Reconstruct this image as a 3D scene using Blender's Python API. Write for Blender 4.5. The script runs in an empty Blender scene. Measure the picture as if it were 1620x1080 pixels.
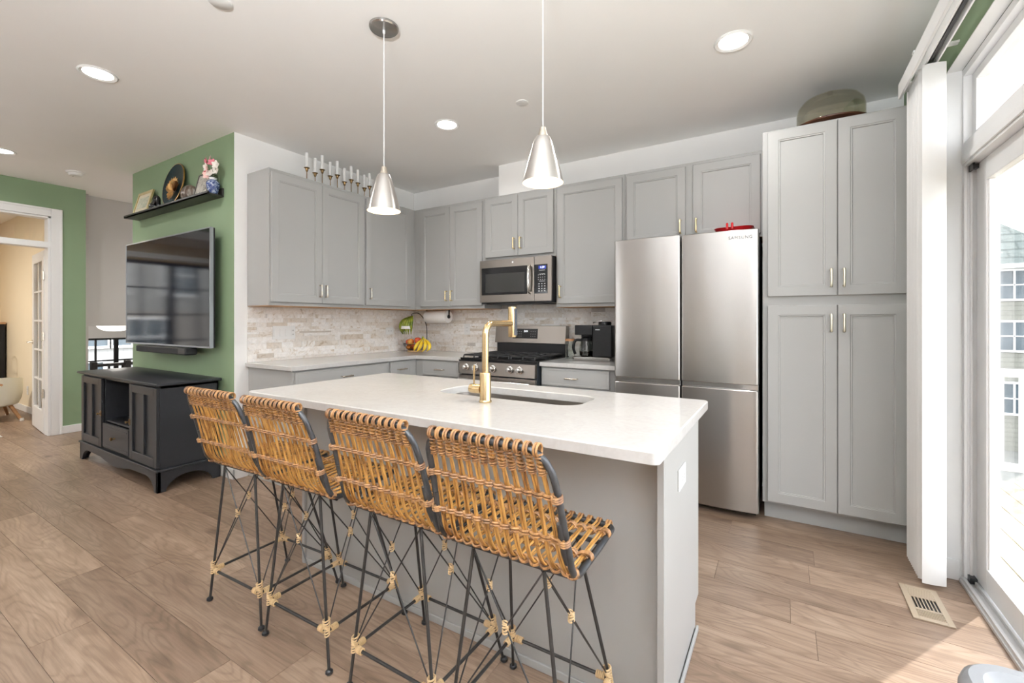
import bpy, bmesh, math, random
from math import sin, cos, pi, radians as R
from mathutils import Vector

random.seed(7)
scn = bpy.context.scene
COL = scn.collection

# ---------------------------------------------------------------- camera
cd = bpy.data.cameras.new('camera')
cam = bpy.data.objects.new('camera', cd)
COL.objects.link(cam)
cam.location = (3.7067, -3.8668, 1.2519)
cam.rotation_euler = (R(90), 0, 0.5477)
cd.sensor_width = 36
cd.lens = 705.14 / 1620 * 36
cd.shift_y = -(540 - 507.2) / 1620
cd.clip_start = 0.02
cd.clip_end = 300
scn.camera = cam

# ---------------------------------------------------------------- exposure
vs = scn.view_settings
vs.view_transform = 'Standard'
vs.look = 'None'
vs.exposure = 0.5
vs.gamma = 1
vs.use_curve_mapping = False
scn.cycles.use_denoising = True
scn.cycles.max_bounces = 12
scn.cycles.diffuse_bounces = 7
scn.cycles.glossy_bounces = 5
scn.cycles.transparent_max_bounces = 16
scn.cycles.sample_clamp_indirect = 6
scn.cycles.caustics_reflective = False
scn.cycles.caustics_refractive = False

# ---------------------------------------------------------------- sky
w = bpy.data.worlds.new('sky')
scn.world = w
w.use_nodes = True
nt = w.node_tree
nt.nodes.clear()
n_out = nt.nodes.new('ShaderNodeOutputWorld')
n_bg = nt.nodes.new('ShaderNodeBackground')
n_tc = nt.nodes.new('ShaderNodeTexCoord')
n_sx = nt.nodes.new('ShaderNodeSeparateXYZ')
n_rp = nt.nodes.new('ShaderNodeValToRGB')
nt.links.new(n_tc.outputs['Generated'], n_sx.inputs[0])
nt.links.new(n_sx.outputs['Z'], n_rp.inputs[0])
nt.links.new(n_rp.outputs[0], n_bg.inputs[0])
nt.links.new(n_bg.outputs[0], n_out.inputs[0])
el = n_rp.color_ramp.elements
el[0].position = 0.0; el[0].color = (.97, .985, 1.0, 1)
el[1].position = 0.30; el[1].color = (.92, .955, 1.0, 1)
e = el.new(0.75); e.color = (.86, .92, 1.0, 1)
n_bg.inputs[1].default_value = 5.2

# ---------------------------------------------------------------- sun
sl = bpy.data.lights.new('sun', 'SUN')
sun = bpy.data.objects.new('sun', sl)
COL.objects.link(sun)
sl.energy = 6.0
sl.angle = R(0.8)
sl.color = (1.0, .95, .87)
SUN_EL = R(48)
to_sun = Vector((.534 * cos(SUN_EL), .846 * cos(SUN_EL), sin(SUN_EL)))
sun.rotation_euler = to_sun.to_track_quat('Z', 'Y').to_euler()
sun.location = (8, 6, 8)


def portal(name, loc, rot, sx, sy):
    l = bpy.data.lights.new(name, 'AREA')
    l.shape = 'RECTANGLE'; l.size = sx; l.size_y = sy
    l.cycles.is_portal = True
    o = bpy.data.objects.new(name, l)
    o.location = loc; o.rotation_euler = rot
    COL.objects.link(o)


portal('slider_daylight', (4.70, -2.15, 1.22), (0, R(90), 0), 2.5, 2.6)
portal('added_window_daylight', (-1.5, -7.66, 1.5), (R(90), 0, 0), 1.1, 1.3)  # portal for the added window behind the camera
portal('den_window_daylight', (-6.72, -4.35, 1.35), (0, R(-90), 0), 2.2, 2.2)

# ================================================================= materials
MATS = {}


def mat(name, col=(.8, .8, .8), rough=.5, metal=0.0, spec=.5, emit=None, es=0.0, build=None, aniso=0.0, coat=0.0):
    if name in MATS:
        return MATS[name]
    m = bpy.data.materials.new(name)
    m.use_nodes = True
    t = m.node_tree
    b = t.nodes['Principled BSDF']
    b.inputs['Base Color'].default_value = (*col, 1)
    b.inputs['Roughness'].default_value = rough
    b.inputs['Metallic'].default_value = metal
    b.inputs['Specular IOR Level'].default_value = spec
    if aniso:
        b.inputs['Anisotropic'].default_value = aniso
        b.inputs['Anisotropic Rotation'].default_value = .25
        tg = t.nodes.new('ShaderNodeTangent'); tg.direction_type = 'RADIAL'; tg.axis = 'Z'
        t.links.new(tg.outputs[0], b.inputs['Tangent'])
    if coat:
        b.inputs['Coat Weight'].default_value = coat
        b.inputs['Coat Roughness'].default_value = .05
    if emit:
        b.inputs['Emission Color'].default_value = (*emit, 1)
        b.inputs['Emission Strength'].default_value = es
    if build:
        build(t, b)
    MATS[name] = m
    return m


def N(t, typ, **kw):
    n = t.nodes.new(typ)
    for k, v in kw.items():
        if k.startswith('i_'):
            n.inputs[k[2:].replace('_', ' ')].default_value = v
        else:
            setattr(n, k, v)
    return n


def coords(t, scale=(1, 1, 1), out='Object', rot=(0, 0, 0)):
    c = t.nodes.new('ShaderNodeTexCoord')
    mp = t.nodes.new('ShaderNodeMapping')
    mp.inputs['Scale'].default_value = scale
    mp.inputs['Rotation'].default_value = rot
    t.links.new(c.outputs[out], mp.inputs[0])
    return mp.outputs[0]


def ramp(t, fac, stops):
    r = t.nodes.new('ShaderNodeValToRGB')
    el = r.color_ramp.elements
    el[0].position = stops[0][0]; el[0].color = (*stops[0][1], 1)
    el[1].position = stops[-1][0]; el[1].color = (*stops[-1][1], 1)
    for p, c in stops[1:-1]:
        e = el.new(p); e.color = (*c, 1)
    t.links.new(fac, r.inputs[0])
    return r.outputs[0]


def mixc(t, a, b, fac, mode='MIX'):
    m = t.nodes.new('ShaderNodeMix'); m.data_type = 'RGBA'; m.blend_type = mode
    for s, v in ((m.inputs[6], a), (m.inputs[7], b)):
        if isinstance(v, tuple): s.default_value = (*v, 1)
        else: t.links.new(v, s)
    if isinstance(fac, (int, float)): m.inputs[0].default_value = fac
    else: t.links.new(fac, m.inputs[0])
    return m.outputs[2]


def bump(t, b, h, strength=.2, dist=.002):
    n = t.nodes.new('ShaderNodeBump')
    n.inputs['Strength'].default_value = strength
    n.inputs['Distance'].default_value = dist
    t.links.new(h, n.inputs['Height'])
    t.links.new(n.outputs[0], b.inputs['Normal'])


def noise(t, v, scale=5, detail=3, rough=.5, dist=0.0):
    n = t.nodes.new('ShaderNodeTexNoise')
    n.inputs['Scale'].default_value = scale
    n.inputs['Detail'].default_value = detail
    n.inputs['Roughness'].default_value = rough
    n.inputs['Distortion'].default_value = dist
    if v is not None: t.links.new(v, n.inputs['Vector'])
    return n.outputs['Fac']


def paint(col, var=.03, sc=3.0):
    def f(t, b):
        v = coords(t)
        n = noise(t, v, sc, 3)
        c0 = tuple(max(0, x * (1 - var)) for x in col)
        c1 = tuple(min(1, x * (1 + var)) for x in col)
        t.links.new(ramp(t, n, [(.3, c0), (.7, c1)]), b.inputs['Base Color'])
        bump(t, b, noise(t, v, 220, 2), .06, .001)
    return f


def floor_nodes(t, b):
    a = t.nodes.new('ShaderNodeAttribute'); a.attribute_name = 'plank'
    s = t.nodes.new('ShaderNodeSeparateColor'); t.links.new(a.outputs['Color'], s.inputs[0])
    c = t.nodes.new('ShaderNodeTexCoord')
    off = t.nodes.new('ShaderNodeVectorMath'); off.operation = 'MULTIPLY_ADD'
    t.links.new(a.outputs['Color'], off.inputs[0]); off.inputs[1].default_value = (37, 23, 11)
    t.links.new(c.outputs['Object'], off.inputs[2])
    m1 = t.nodes.new('ShaderNodeMapping'); m1.inputs['Scale'].default_value = (1.1, 6.5, 1)
    t.links.new(off.outputs[0], m1.inputs[0])
    n1 = noise(t, m1.outputs[0], 1.6, 5, .6, .5)
    m2 = t.nodes.new('ShaderNodeMapping'); m2.inputs['Scale'].default_value = (2.5, 70, 1)
    t.links.new(off.outputs[0], m2.inputs[0])
    n2 = noise(t, m2.outputs[0], 1.5, 4, .65)
    # cathedral grain: bands of a stretched, distorted noise field
    m3 = t.nodes.new('ShaderNodeMapping'); m3.inputs['Scale'].default_value = (.9, 4.2, 1)
    t.links.new(off.outputs[0], m3.inputs[0])
    n3 = noise(t, m3.outputs[0], 1.3, 2, .45, .25)
    mu = N(t, 'ShaderNodeMath', operation='MULTIPLY'); mu.inputs[1].default_value = 120
    t.links.new(n3, mu.inputs[0])
    sn = N(t, 'ShaderNodeMath', operation='SINE'); t.links.new(mu.outputs[0], sn.inputs[0])
    g3 = N(t, 'ShaderNodeMath', operation='MULTIPLY_ADD'); g3.inputs[1].default_value = .5; g3.inputs[2].default_value = .5
    t.links.new(sn.outputs[0], g3.inputs[0])
    base = ramp(t, n1, [(.25, (.175, .116, .078)), (.5, (.268, .188, .134)), (.75, (.355, .262, .193))])
    fine = ramp(t, n2, [(.3, (.72, .69, .66)), (.7, (1.14, 1.14, 1.14))])
    col = mixc(t, base, fine, .8, 'MULTIPLY')
    cat = ramp(t, g3.outputs[0], [(0, (.74, .71, .68)), (.35, (1, 1, 1)), (1, (1.07, 1.07, 1.07))])
    col = mixc(t, col, cat, .62, 'MULTIPLY')
    # knots
    m4 = t.nodes.new('ShaderNodeMapping'); m4.inputs['Scale'].default_value = (1.3, 3.2, 1)
    t.links.new(off.outputs[0], m4.inputs[0])
    vo = t.nodes.new('ShaderNodeTexVoronoi'); vo.inputs['Scale'].default_value = 1.1
    t.links.new(m4.outputs[0], vo.inputs['Vector'])
    kn = ramp(t, vo.outputs['Distance'], [(.0, (.25, .20, .17)), (.05, (.42, .37, .33)), (.13, (1, 1, 1))])
    col = mixc(t, col, kn, .75, 'MULTIPLY')
    hv = ramp(t, s.outputs[0], [(0, (.78, .76, .75)), (.5, (.98, .97, .97)), (1, (1.22, 1.23, 1.24))])
    col = mixc(t, col, hv, 1.0, 'MULTIPLY')
    t.links.new(col, b.inputs['Base Color'])
    rr = ramp(t, n1, [(0, (.30,) * 3), (1, (.42,) * 3)])
    t.links.new(rr, b.inputs['Roughness'])
    bump(t, b, n2, .10, .001)


def tile_nodes(t, b):
    a = t.nodes.new('ShaderNodeAttribute'); a.attribute_name = 'tile'
    s = t.nodes.new('ShaderNodeSeparateColor'); t.links.new(a.outputs['Color'], s.inputs[0])
    c = t.nodes.new('ShaderNodeTexCoord')
    off = t.nodes.new('ShaderNodeVectorMath'); off.operation = 'MULTIPLY_ADD'
    t.links.new(a.outputs['Color'], off.inputs[0]); off.inputs[1].default_value = (31, 17, 9)
    t.links.new(c.outputs['Object'], off.inputs[2])
    rt = t.nodes.new('ShaderNodeMapping'); rt.inputs['Rotation'].default_value = (.7, .5, .3); rt.inputs['Scale'].default_value = (1, 1, 1)
    t.links.new(off.outputs[0], rt.inputs[0])
    n = noise(t, rt.outputs[0], 9, 5, .65, 1.6)
    n2 = noise(t, rt.outputs[0], 34, 4, .7, .8)
    pal = ramp(t, s.outputs[0], [(0, (.52, .49, .47)), (.08, (.66, .59, .51)), (.22, (.77, .72, .66)), (.5, (.85, .825, .795)), (1, (.92, .91, .90))])
    vein = ramp(t, n, [(.32, (.62, .52, .40)), (.44, (.98, .96, .94)), (.58, (1, 1, 1)), (.70, (.80, .79, .79))])
    col = mixc(t, pal, vein, .85, 'MULTIPLY')
    col = mixc(t, col, ramp(t, n2, [(.3, (.82, .80, .78)), (.6, (1.04, 1.04, 1.04))]), .7, 'MULTIPLY')
    t.links.new(col, b.inputs['Base Color'])
    bump(t, b, n2, .12, .001)


def quartz_nodes(t, b):
    v = coords(t)
    n = noise(t, v, 2.2, 6, .62, 1.1)
    n2 = noise(t, v, 60, 2)
    c = ramp(t, n, [(.30, (.545, .535, .523)), (.47, (.578, .57, .56)), (.52, (.558, .549, .539)), (.56, (.582, .574, .564)), (.8, (.588, .58, .57))])
    c = mixc(t, c, ramp(t, n2, [(.35, (.94, .93, .92)), (.6, (1, 1, 1))]), .6, 'MULTIPLY')
    t.links.new(c, b.inputs['Base Color'])


def brushed(axis, lo, hi, col, colv=.05):
    sc = {'x': (2, 2, 260), 'z': (260, 260, 2)}[axis]

    def f(t, b):
        v = coords(t, sc)
        n = noise(t, v, 3, 3, .6)
        t.links.new(ramp(t, n, [(.3, (lo,) * 3), (.7, (hi,) * 3)]), b.inputs['Roughness'])
        t.links.new(ramp(t, n, [(.3, tuple(x * (1 - colv) for x in col)), (.7, tuple(min(1, x * (1 + colv)) for x in col))]), b.inputs['Base Color'])
    return f


def cane_nodes(c0, c1, dark):
    def f(t, b):
        v = coords(t, (1, 1, 1))
        n = noise(t, v, 38, 3, .6)
        n2 = noise(t, coords(t, (90, 9, 9)), 1, 3, .6)
        c = ramp(t, n2, [(.36, c0), (.60, c1)])
        k = ramp(t, n, [(.30, dark), (.40, (1, 1, 1)), (1, (1, 1, 1))])
        t.links.new(mixc(t, c, k, .9, 'MULTIPLY'), b.inputs['Base Color'])
        bump(t, b, n, .25, .002)
    return f


def wood_nodes(c0, c1, sc=(2, 30, 30)):
    def f(t, b):
        n = noise(t, coords(t, sc), 1.5, 5, .6, .6)
        t.links.new(ramp(t, n, [(.3, c0), (.7, c1)]), b.inputs['Base Color'])
    return f


def brick_nodes(c1, c2, mortar, scale, bw=.5, rh=.25, msz=.02):
    def f(t, b):
        br = t.nodes.new('ShaderNodeTexBrick')
        t.links.new(coords(t, (1, 1, 1), 'Object', (R(90), 0, 0) if scale > 0 else (R(90), 0, R(90))), br.inputs['Vector'])
        br.inputs['Color1'].default_value = (*c1, 1); br.inputs['Color2'].default_value = (*c2, 1)
        br.inputs['Mortar'].default_value = (*mortar, 1)
        br.inputs['Scale'].default_value = abs(scale)
        br.inputs['Brick Width'].default_value = bw; br.inputs['Row Height'].default_value = rh
        br.inputs['Mortar Size'].default_value = msz
        t.links.new(br.outputs['Color'], b.inputs['Base Color'])
    return f


def glass_mat(name, tint=(1, 1, 1), refl=.08):
    if name in MATS: return MATS[name]
    m = bpy.data.materials.new(name); m.use_nodes = True
    t = m.node_tree; t.nodes.clear()
    o = t.nodes.new('ShaderNodeOutputMaterial'); mx = t.nodes.new('ShaderNodeMixShader')
    tr = t.nodes.new('ShaderNodeBsdfTransparent'); tr.inputs[0].default_value = (*tint, 1)
    gl = t.nodes.new('ShaderNodeBsdfGlossy'); gl.inputs['Roughness'].default_value = .02
    lw = t.nodes.new('ShaderNodeLayerWeight'); lw.inputs['Blend'].default_value = .25
    ml = N(t, 'ShaderNodeMath', operation='MULTIPLY_ADD'); ml.inputs[1].default_value = .35; ml.inputs[2].default_value = refl * .5
    t.links.new(lw.outputs['Fresnel'], ml.inputs[0])
    t.links.new(ml.outputs[0], mx.inputs[0]); t.links.new(tr.outputs[0], mx.inputs[1]); t.links.new(gl.outputs[0], mx.inputs[2])
    t.links.new(mx.outputs[0], o.inputs[0])
    MATS[name] = m
    return m


GREEN = mat('green_wall_paint', rough=.55, spec=.35, build=paint((.228, .315, .190), .02))
WHITE_WALL = mat('white_wall_paint', rough=.6, spec=.3, build=paint((.88, .875, .865), .01))
GREY_WALL = mat('grey_wall_paint', rough=.65, spec=.3, build=paint((.50, .485, .465), .015))
CREAM = mat('cream_wall_paint', rough=.6, spec=.3, build=paint((.80, .70, .53), .012))
CEIL = mat('ceiling_paint', rough=.8, spec=.2, build=paint((.93, .927, .917), .006))
TRIM = mat('white_trim_paint', rough=.35, build=paint((.82, .82, .815), .006))
VINYL = mat('white_vinyl', rough=.3, build=paint((.86, .86, .86), .005))
FLOOR = mat('oak_planks', rough=.36, spec=.45, build=floor_nodes)
SEAM = mat('plank_seam', rough=.8, build=paint((.12, .085, .06), .1))
TILE = mat('marble_mosaic', rough=.28, build=tile_nodes)
GROUT = mat('grout', rough=.8, build=paint((.68, .66, .63), .05))
CAB = mat('grey_cabinet_paint', rough=.42, spec=.4, build=paint((.385, .385, .376), .012))
QUARTZ = mat('quartz', rough=.13, spec=.5, build=quartz_nodes)
STEEL = mat('brushed_steel', rough=.25, metal=1, aniso=.88, build=paint((.46, .445, .43), .01))
STEEL2 = mat('dark_brushed_steel', rough=.3, metal=1, aniso=.6, build=paint((.27, .24, .215), .01))
CHROME = mat('chrome', rough=.12, metal=1, build=paint((.78, .77, .75), .02))
SINKM = mat('sink_steel', rough=.3, metal=1, build=paint((.31, .285, .26), .02))
NICKEL = mat('brushed_nickel', rough=.26, metal=1, build=paint((.70, .64, .55), .02))
GOLD = mat('brushed_gold', rough=.24, metal=1, build=paint((.60, .445, .245), .01))
BRASS = mat('brass_pull', rough=.25, metal=1, build=paint((.83, .68, .40), .02))
OLDBRASS = mat('aged_brass', rough=.35, metal=1, build=paint((.26, .165, .075), .15, 60))
BLACKP = mat('black_plastic', rough=.3, spec=.3, build=paint((.012, .012, .013), .1))
BLACKG = mat('black_gloss', rough=.06, build=paint((.006, .006, .007), .1))
SCREEN = mat('tv_screen', rough=.03, spec=.22, build=paint((.008, .008, .010), .05))
IRON = mat('black_iron', rough=.42, metal=.5, build=paint((.035, .033, .032), .2, 40))
CASTIRON = mat('cast_iron', rough=.5, build=paint((.015, .015, .016), .2, 40))
GREYIRON = mat('grey_iron_tube', rough=.42, metal=.6, build=paint((.06, .063, .068), .25, 30))
CONSOLE = mat('charcoal_console_paint', rough=.36, spec=.35, build=paint((.019, .020, .023), .05))
SHELFM = mat('dark_shelf', rough=.4, build=wood_nodes((.014, .012, .011), (.03, .026, .023)))
CANE = mat('rattan_cane', rough=.38, build=cane_nodes((.20, .080, .015), (.58, .32, .09), (.22, .15, .12)))
CANE2 = mat('rattan_binding', rough=.45, build=cane_nodes((.15, .070, .030), (.42, .22, .085), (.35, .26, .24)))
TIE = mat('pale_rattan_tie', rough=.5, build=cane_nodes((.55, .38, .20), (.72, .53, .30), (.6, .5, .4)))
WHITEP = mat('white_plastic', rough=.35, build=paint((.80, .80, .79), .01))
WAX = mat('white_wax', rough=.5, build=paint((.80, .80, .79), .01))
PAPER = mat('white_paper', rough=.85, build=paint((.80, .79, .775), .01, 30))
GLASS = glass_mat('window_glass')
CLEAR = glass_mat('clear_glass', (.93, .96, .93), .12)
AMBER = glass_mat('tinted_dome_glass', (.93, .92, .86), .15)
SHADE = mat('spun_aluminium', rough=.3, metal=1, aniso=.6, build=paint((.62, .60, .58), .01))
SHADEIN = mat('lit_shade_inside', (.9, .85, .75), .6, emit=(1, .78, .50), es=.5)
BULB = mat('lamp_bulb', (1, 1, 1), .4, emit=(1, .82, .58), es=9)
LED = mat('downlight_lens', (1, 1, 1), .4, emit=(1, .95, .88), es=7)
DOME = mat('hall_lamp_glass', (1, 1, 1), .4, emit=(1, .93, .82), es=1.5)
BLIND = mat('vinyl_blind_slat', rough=.45, build=paint((.74, .737, .727), .01))
DECKM = mat('deck_boards', rough=.6, build=wood_nodes((.30, .245, .165), (.40, .335, .235)))
SIDING = mat('pale_siding', rough=.7, build=brick_nodes((.19, .19, .165), (.21, .21, .18), (.12, .12, .105), 1, 6, .16, .012))
SIDINGX = mat('white_siding', rough=.7, build=brick_nodes((.28, .28, .275), (.30, .30, .29), (.2, .2, .2), -1, 6, .16, .012))
BRICKX = mat('red_brick', rough=.8, build=brick_nodes((.19, .10, .08), (.25, .14, .115), (.30, .28, .26), -1, .42, .14, .02))
ROOF = mat('green_grey_shingle', rough=.85, build=brick_nodes((.09, .11, .105), (.12, .14, .13), (.06, .075, .07), 1, .6, .3, .03))
PANE = mat('dark_pane', rough=.08, build=paint((.05, .075, .095), .1))
LAWN = mat('pale_paving', rough=.9, build=paint((.17, .17, .155), .1, 2))


# ================================================================= mesh builder
class MB:
    def __init__(s):
        s.v = []; s.f = []; s.m = []; s.c = []

    def add(s, vs, fs, mi=0, c=None):
        o = len(s.v); s.v += [tuple(p) for p in vs]
        for f in fs:
            s.f.append([i + o for i in f]); s.m.append(mi); s.c.append(c)
        return s

    def box(s, x0, x1, y0, y1, z0, z1, mi=0, c=None):
        x0, x1 = min(x0, x1), max(x0, x1); y0, y1 = min(y0, y1), max(y0, y1); z0, z1 = min(z0, z1), max(z0, z1)
        v = [(x0, y0, z0), (x1, y0, z0), (x1, y1, z0), (x0, y1, z0), (x0, y0, z1), (x1, y0, z1), (x1, y1, z1), (x0, y1, z1)]
        return s.add(v, [(0, 3, 2, 1), (4, 5, 6, 7), (0, 1, 5, 4), (1, 2, 6, 5), (2, 3, 7, 6), (3, 0, 4, 7)], mi, c)

    def tube(s, pts, r, n=8, closed=False, mi=0, caps=True):
        pts = [Vector(p) for p in pts]
        k = len(pts)
        rs = r if isinstance(r, (list, tuple)) else [r] * k
        tans = []
        for i in range(k):
            if closed: d = pts[(i + 1) % k] - pts[i - 1]
            else: d = pts[min(i + 1, k - 1)] - pts[max(i - 1, 0)]
            tans.append(d.normalized() if d.length > 1e-9 else Vector((0, 0, 1)))
        up = Vector((0, 0, 1)) if abs(tans[0].z) < .9 else Vector((1, 0, 0))
        a = tans[0].cross(up).normalized()
        vs = []
        for i in range(k):
            t = tans[i]
            a = (a - t * a.dot(t))
            if a.length < 1e-6: a = t.orthogonal()
            a.normalize(); b = t.cross(a)
            for j in range(n):
                q = 2 * pi * j / n
                vs.append(pts[i] + (a * cos(q) + b * sin(q)) * rs[i])
        fs = []
        for i in range(k if closed else k - 1):
            i2 = (i + 1) % k
            for j in range(n):
                j2 = (j + 1) % n
                fs.append((i * n + j, i * n + j2, i2 * n + j2, i2 * n + j))
        if caps and not closed:
            fs.append(tuple(range(n))[::-1]); fs.append(tuple((k - 1) * n + j for j in range(n)))
        return s.add(vs, fs, mi)

    def lathe(s, prof, c=(0, 0, 0), axis='z', n=32, mi=0, cap0=True, cap1=True):
        vs = []
        for r, h in prof:
            for j in range(n):
                q = 2 * pi * j / n
                p = {'z': (r * cos(q), r * sin(q), h), 'y': (r * sin(q), h, r * cos(q)), 'x': (h, r * cos(q), r * sin(q))}[axis]
                vs.append((p[0] + c[0], p[1] + c[1], p[2] + c[2]))
        fs = []
        k = len(prof)
        for i in range(k - 1):
            for j in range(n):
                j2 = (j + 1) % n
                fs.append((i * n + j, i * n + j2, (i + 1) * n + j2, (i + 1) * n + j))
        if cap0 and prof[0][0] > 1e-6: fs.append(tuple(range(n))[::-1])
        if cap1 and prof[-1][0] > 1e-6: fs.append(tuple((k - 1) * n + j for j in range(n)))
        return s.add(vs, fs, mi)

    def ball(s, c, r, n=12, sc=(1, 1, 1), mi=0):
        k = n // 2 + 1
        prof = [(max(1e-5, r * sin(pi * i / k)), -r * cos(pi * i / k)) for i in range(k + 1)]
        o = len(s.v); s.lathe(prof, (0, 0, 0), 'z', n, mi)
        for i in range(o, len(s.v)):
            p = s.v[i]; s.v[i] = (p[0] * sc[0] + c[0], p[1] * sc[1] + c[1], p[2] * sc[2] + c[2])
        return s

    def prism(s, poly, axis, a, b, mi=0):
        # poly in the two other axes (order x,y,z without axis)
        def P(p, h):
            return {'x': (h, p[0], p[1]), 'y': (p[0], h, p[1]), 'z': (p[0], p[1], h)}[axis]
        k = len(poly)
        vs = [P(p, a) for p in poly] + [P(p, b) for p in poly]
        fs = [tuple(range(k)), tuple(range(2 * k - 1, k - 1, -1))] + [(i, i + k, (i + 1) % k + k, (i + 1) % k) for i in range(k)]
        return s.add(vs, fs, mi)

    def loops(s, loops, mi=0, cap0=False, cap1=True):
        n = len(loops[0]); vs = [p for l in loops for p in l]; fs = []
        for i in range(len(loops) - 1):
            for j in range(n):
                j2 = (j + 1) % n
                fs.append((i * n + j, i * n + j2, (i + 1) * n + j2, (i + 1) * n + j))
        if cap0: fs.append(tuple(range(n))[::-1])
        if cap1: fs.append(tuple((len(loops) - 1) * n + j for j in range(n)))
        return s.add(vs, fs, mi)

    def build(s, name, m, parent=None, bevel=0, origin=None, ang=38, seg=2, attr=None):
        me = bpy.data.meshes.new(name)
        org = Vector((0, 0, 0))
        if parent is not None:
            r = parent
            while r.parent is not None: r = r.parent
            org = Vector(r.get('_o', (0, 0, 0)))
        elif origin is not None:
            org = Vector(origin)
        me.from_pydata([tuple(Vector(p) - org) for p in s.v], [], s.f)
        for mm in (m if isinstance(m, (list, tuple)) else [m]): me.materials.append(mm)
        for p, mi in zip(me.polygons, s.m): p.material_index = mi; p.use_smooth = True
        bm = bmesh.new(); bm.from_mesh(me)
        bmesh.ops.recalc_face_normals(bm, faces=bm.faces)
        bm.to_mesh(me); bm.free()
        if attr:
            ca = me.color_attributes.new(attr, 'FLOAT_COLOR', 'CORNER')
            for p, c in zip(me.polygons, s.c):
                for li in p.loop_indices: ca.data[li].color = (*(c or (.5, .5, .5)), 1)
        me.set_sharp_from_angle(angle=R(ang))
        o = bpy.data.objects.new(name, me)
        COL.objects.link(o)
        if parent is not None: o.parent = parent
        elif origin is not None: o.location = org
        if bevel:
            b = o.modifiers.new('bevel', 'BEVEL'); b.width = bevel; b.segments = seg
            b.limit_method = 'ANGLE'; b.angle_limit = R(40); b.harden_normals = True
        return o


def tag(o, label=None, cat=None, group=None, kind=None):
    if label: o['label'] = label
    if cat: o['category'] = cat
    if group: o['group'] = group
    if kind: o['kind'] = kind
    return o


def thing(name, loc, label, cat, group=None):
    o = bpy.data.objects.new(name, None); COL.objects.link(o)
    o.location = loc; o['_o'] = tuple(loc)
    o.empty_display_size = .05
    return tag(o, label, cat, group)


def struct(o, label=None, cat='structure'):
    o['kind'] = 'structure'
    if label: o['label'] = label; o['category'] = cat
    return o


def dup(root, loc, label, rotz=None):
    r = root.copy(); COL.objects.link(r); r.location = loc
    if rotz is not None: r.rotation_euler = (0, 0, rotz)
    r['label'] = label
    for ch in list(root.children):
        c = ch.copy(); COL.objects.link(c); c.parent = r
        for g in list(ch.children):
            d = g.copy(); COL.objects.link(d); d.parent = c
    return r


def text_part(name, body, size, loc, rot, m, parent, extrude=.0006, align='CENTER', space=1.0):
    cu = bpy.data.curves.new(name, 'FONT')
    cu.body = body; cu.size = size; cu.extrude = extrude; cu.align_x = align; cu.align_y = 'CENTER'; cu.space_character = space
    to = bpy.data.objects.new(name, cu); COL.objects.link(to)
    bpy.context.view_layer.update()
    me = bpy.data.meshes.new_from_object(to.evaluated_get(bpy.context.evaluated_depsgraph_get()))
    bpy.data.objects.remove(to)
    me.materials.clear(); me.materials.append(m)
    o = bpy.data.objects.new(name, me); COL.objects.link(o)
    r = parent
    while r.parent is not None: r = r.parent
    o.parent = parent
    o.location = Vector(loc) - Vector(r.get('_o', (0, 0, 0))); o.rotation_euler = rot
    return o


def arc(cx, cy, r, a0, a1, n):
    return [(cx + r * cos(a0 + (a1 - a0) * i / n), cy + r * sin(a0 + (a1 - a0) * i / n)) for i in range(n + 1)]


def rrect(x0, x1, y0, y1, r, n=6):
    return (arc(x1 - r, y1 - r, r, 0, pi / 2, n) + arc(x0 + r, y1 - r, r, pi / 2, pi, n)
            + arc(x0 + r, y0 + r, r, pi, 1.5 * pi, n) + arc(x1 - r, y0 + r, r, 1.5 * pi, 2 * pi, n))


def smooth_path(pts, n=6):
    """Catmull-Rom through pts."""
    P = [Vector(p) for p in pts]; out = []
    for i in range(len(P) - 1):
        p0 = P[max(i - 1, 0)]; p1 = P[i]; p2 = P[i + 1]; p3 = P[min(i + 2, len(P) - 1)]
        for k in range(n):
            t = k / n
            out.append(.5 * ((2 * p1) + (p2 - p0) * t + (2 * p0 - 5 * p1 + 4 * p2 - p3) * t * t + (3 * p1 - p0 - 3 * p2 + p3) * t ** 3))
    out.append(P[-1])
    return out


# ================================================================= room shell
CZ = 2.743
WGX = 4.385     # slider wall, room face
# floor planks
PW = .187
mb = MB()
mb.box(-6.6, 4.44, -7.5, 0, -.05, -.003, 1)
mb.box(-3.37, -1.9, 0, 1.6, -.05, -.003, 1)
row = -7.5 - ((-7.5 + 1.505) % PW)
y = row
rnd = random.Random(11)
while y < 1.6:
    y0, y1 = max(y, -7.5) + .0008, min(y + PW, 1.6) - .0008
    xa, xb = (-6.6, 4.44) if y + PW < -1.99 else ((-3.37, 4.44) if y < -.0 else (-3.37, -1.9))
    if y1 > 0 and xb > 0 and y0 < 0: y1 = -.0005
    x = xa - rnd.uniform(0, 1.1)
    if abs((y + PW / 2) + 2.905) < .05: x = .956 - 1.22 * 7
    elif abs((y + PW / 2) + 3.095) < .05: x = .742 - 1.22 * 7
    while x < xb:
        x0, x1 = max(x, xa) + .0008, min(x + 1.22, xb) - .0008
        if x1 > x0 and y1 > y0:
            c = (rnd.random(), rnd.random(), rnd.random())
            mb.add([(x0, y0, 0), (x1, y0, 0), (x1, y1, 0), (x0, y1, 0), (x0, y0, -.003), (x1, y0, -.003), (x1, y1, -.003), (x0, y1, -.003)],
                   [(0, 1, 2, 3), (4, 5, 1, 0), (5, 6, 2, 1), (6, 7, 3, 2), (7, 4, 0, 3)], 0, c)
        x += 1.22
    y += PW
struct(mb.build('floor', [FLOOR, SEAM], attr='plank', ang=20))

struct(MB().box(-6.7, 4.62, -7.62, 1.72, CZ, CZ + .1).build('ceiling', CEIL))
struct(MB().box(0, 4.62, 0, .12, -.05, CZ).build('wall_back', WHITE_WALL))

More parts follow.
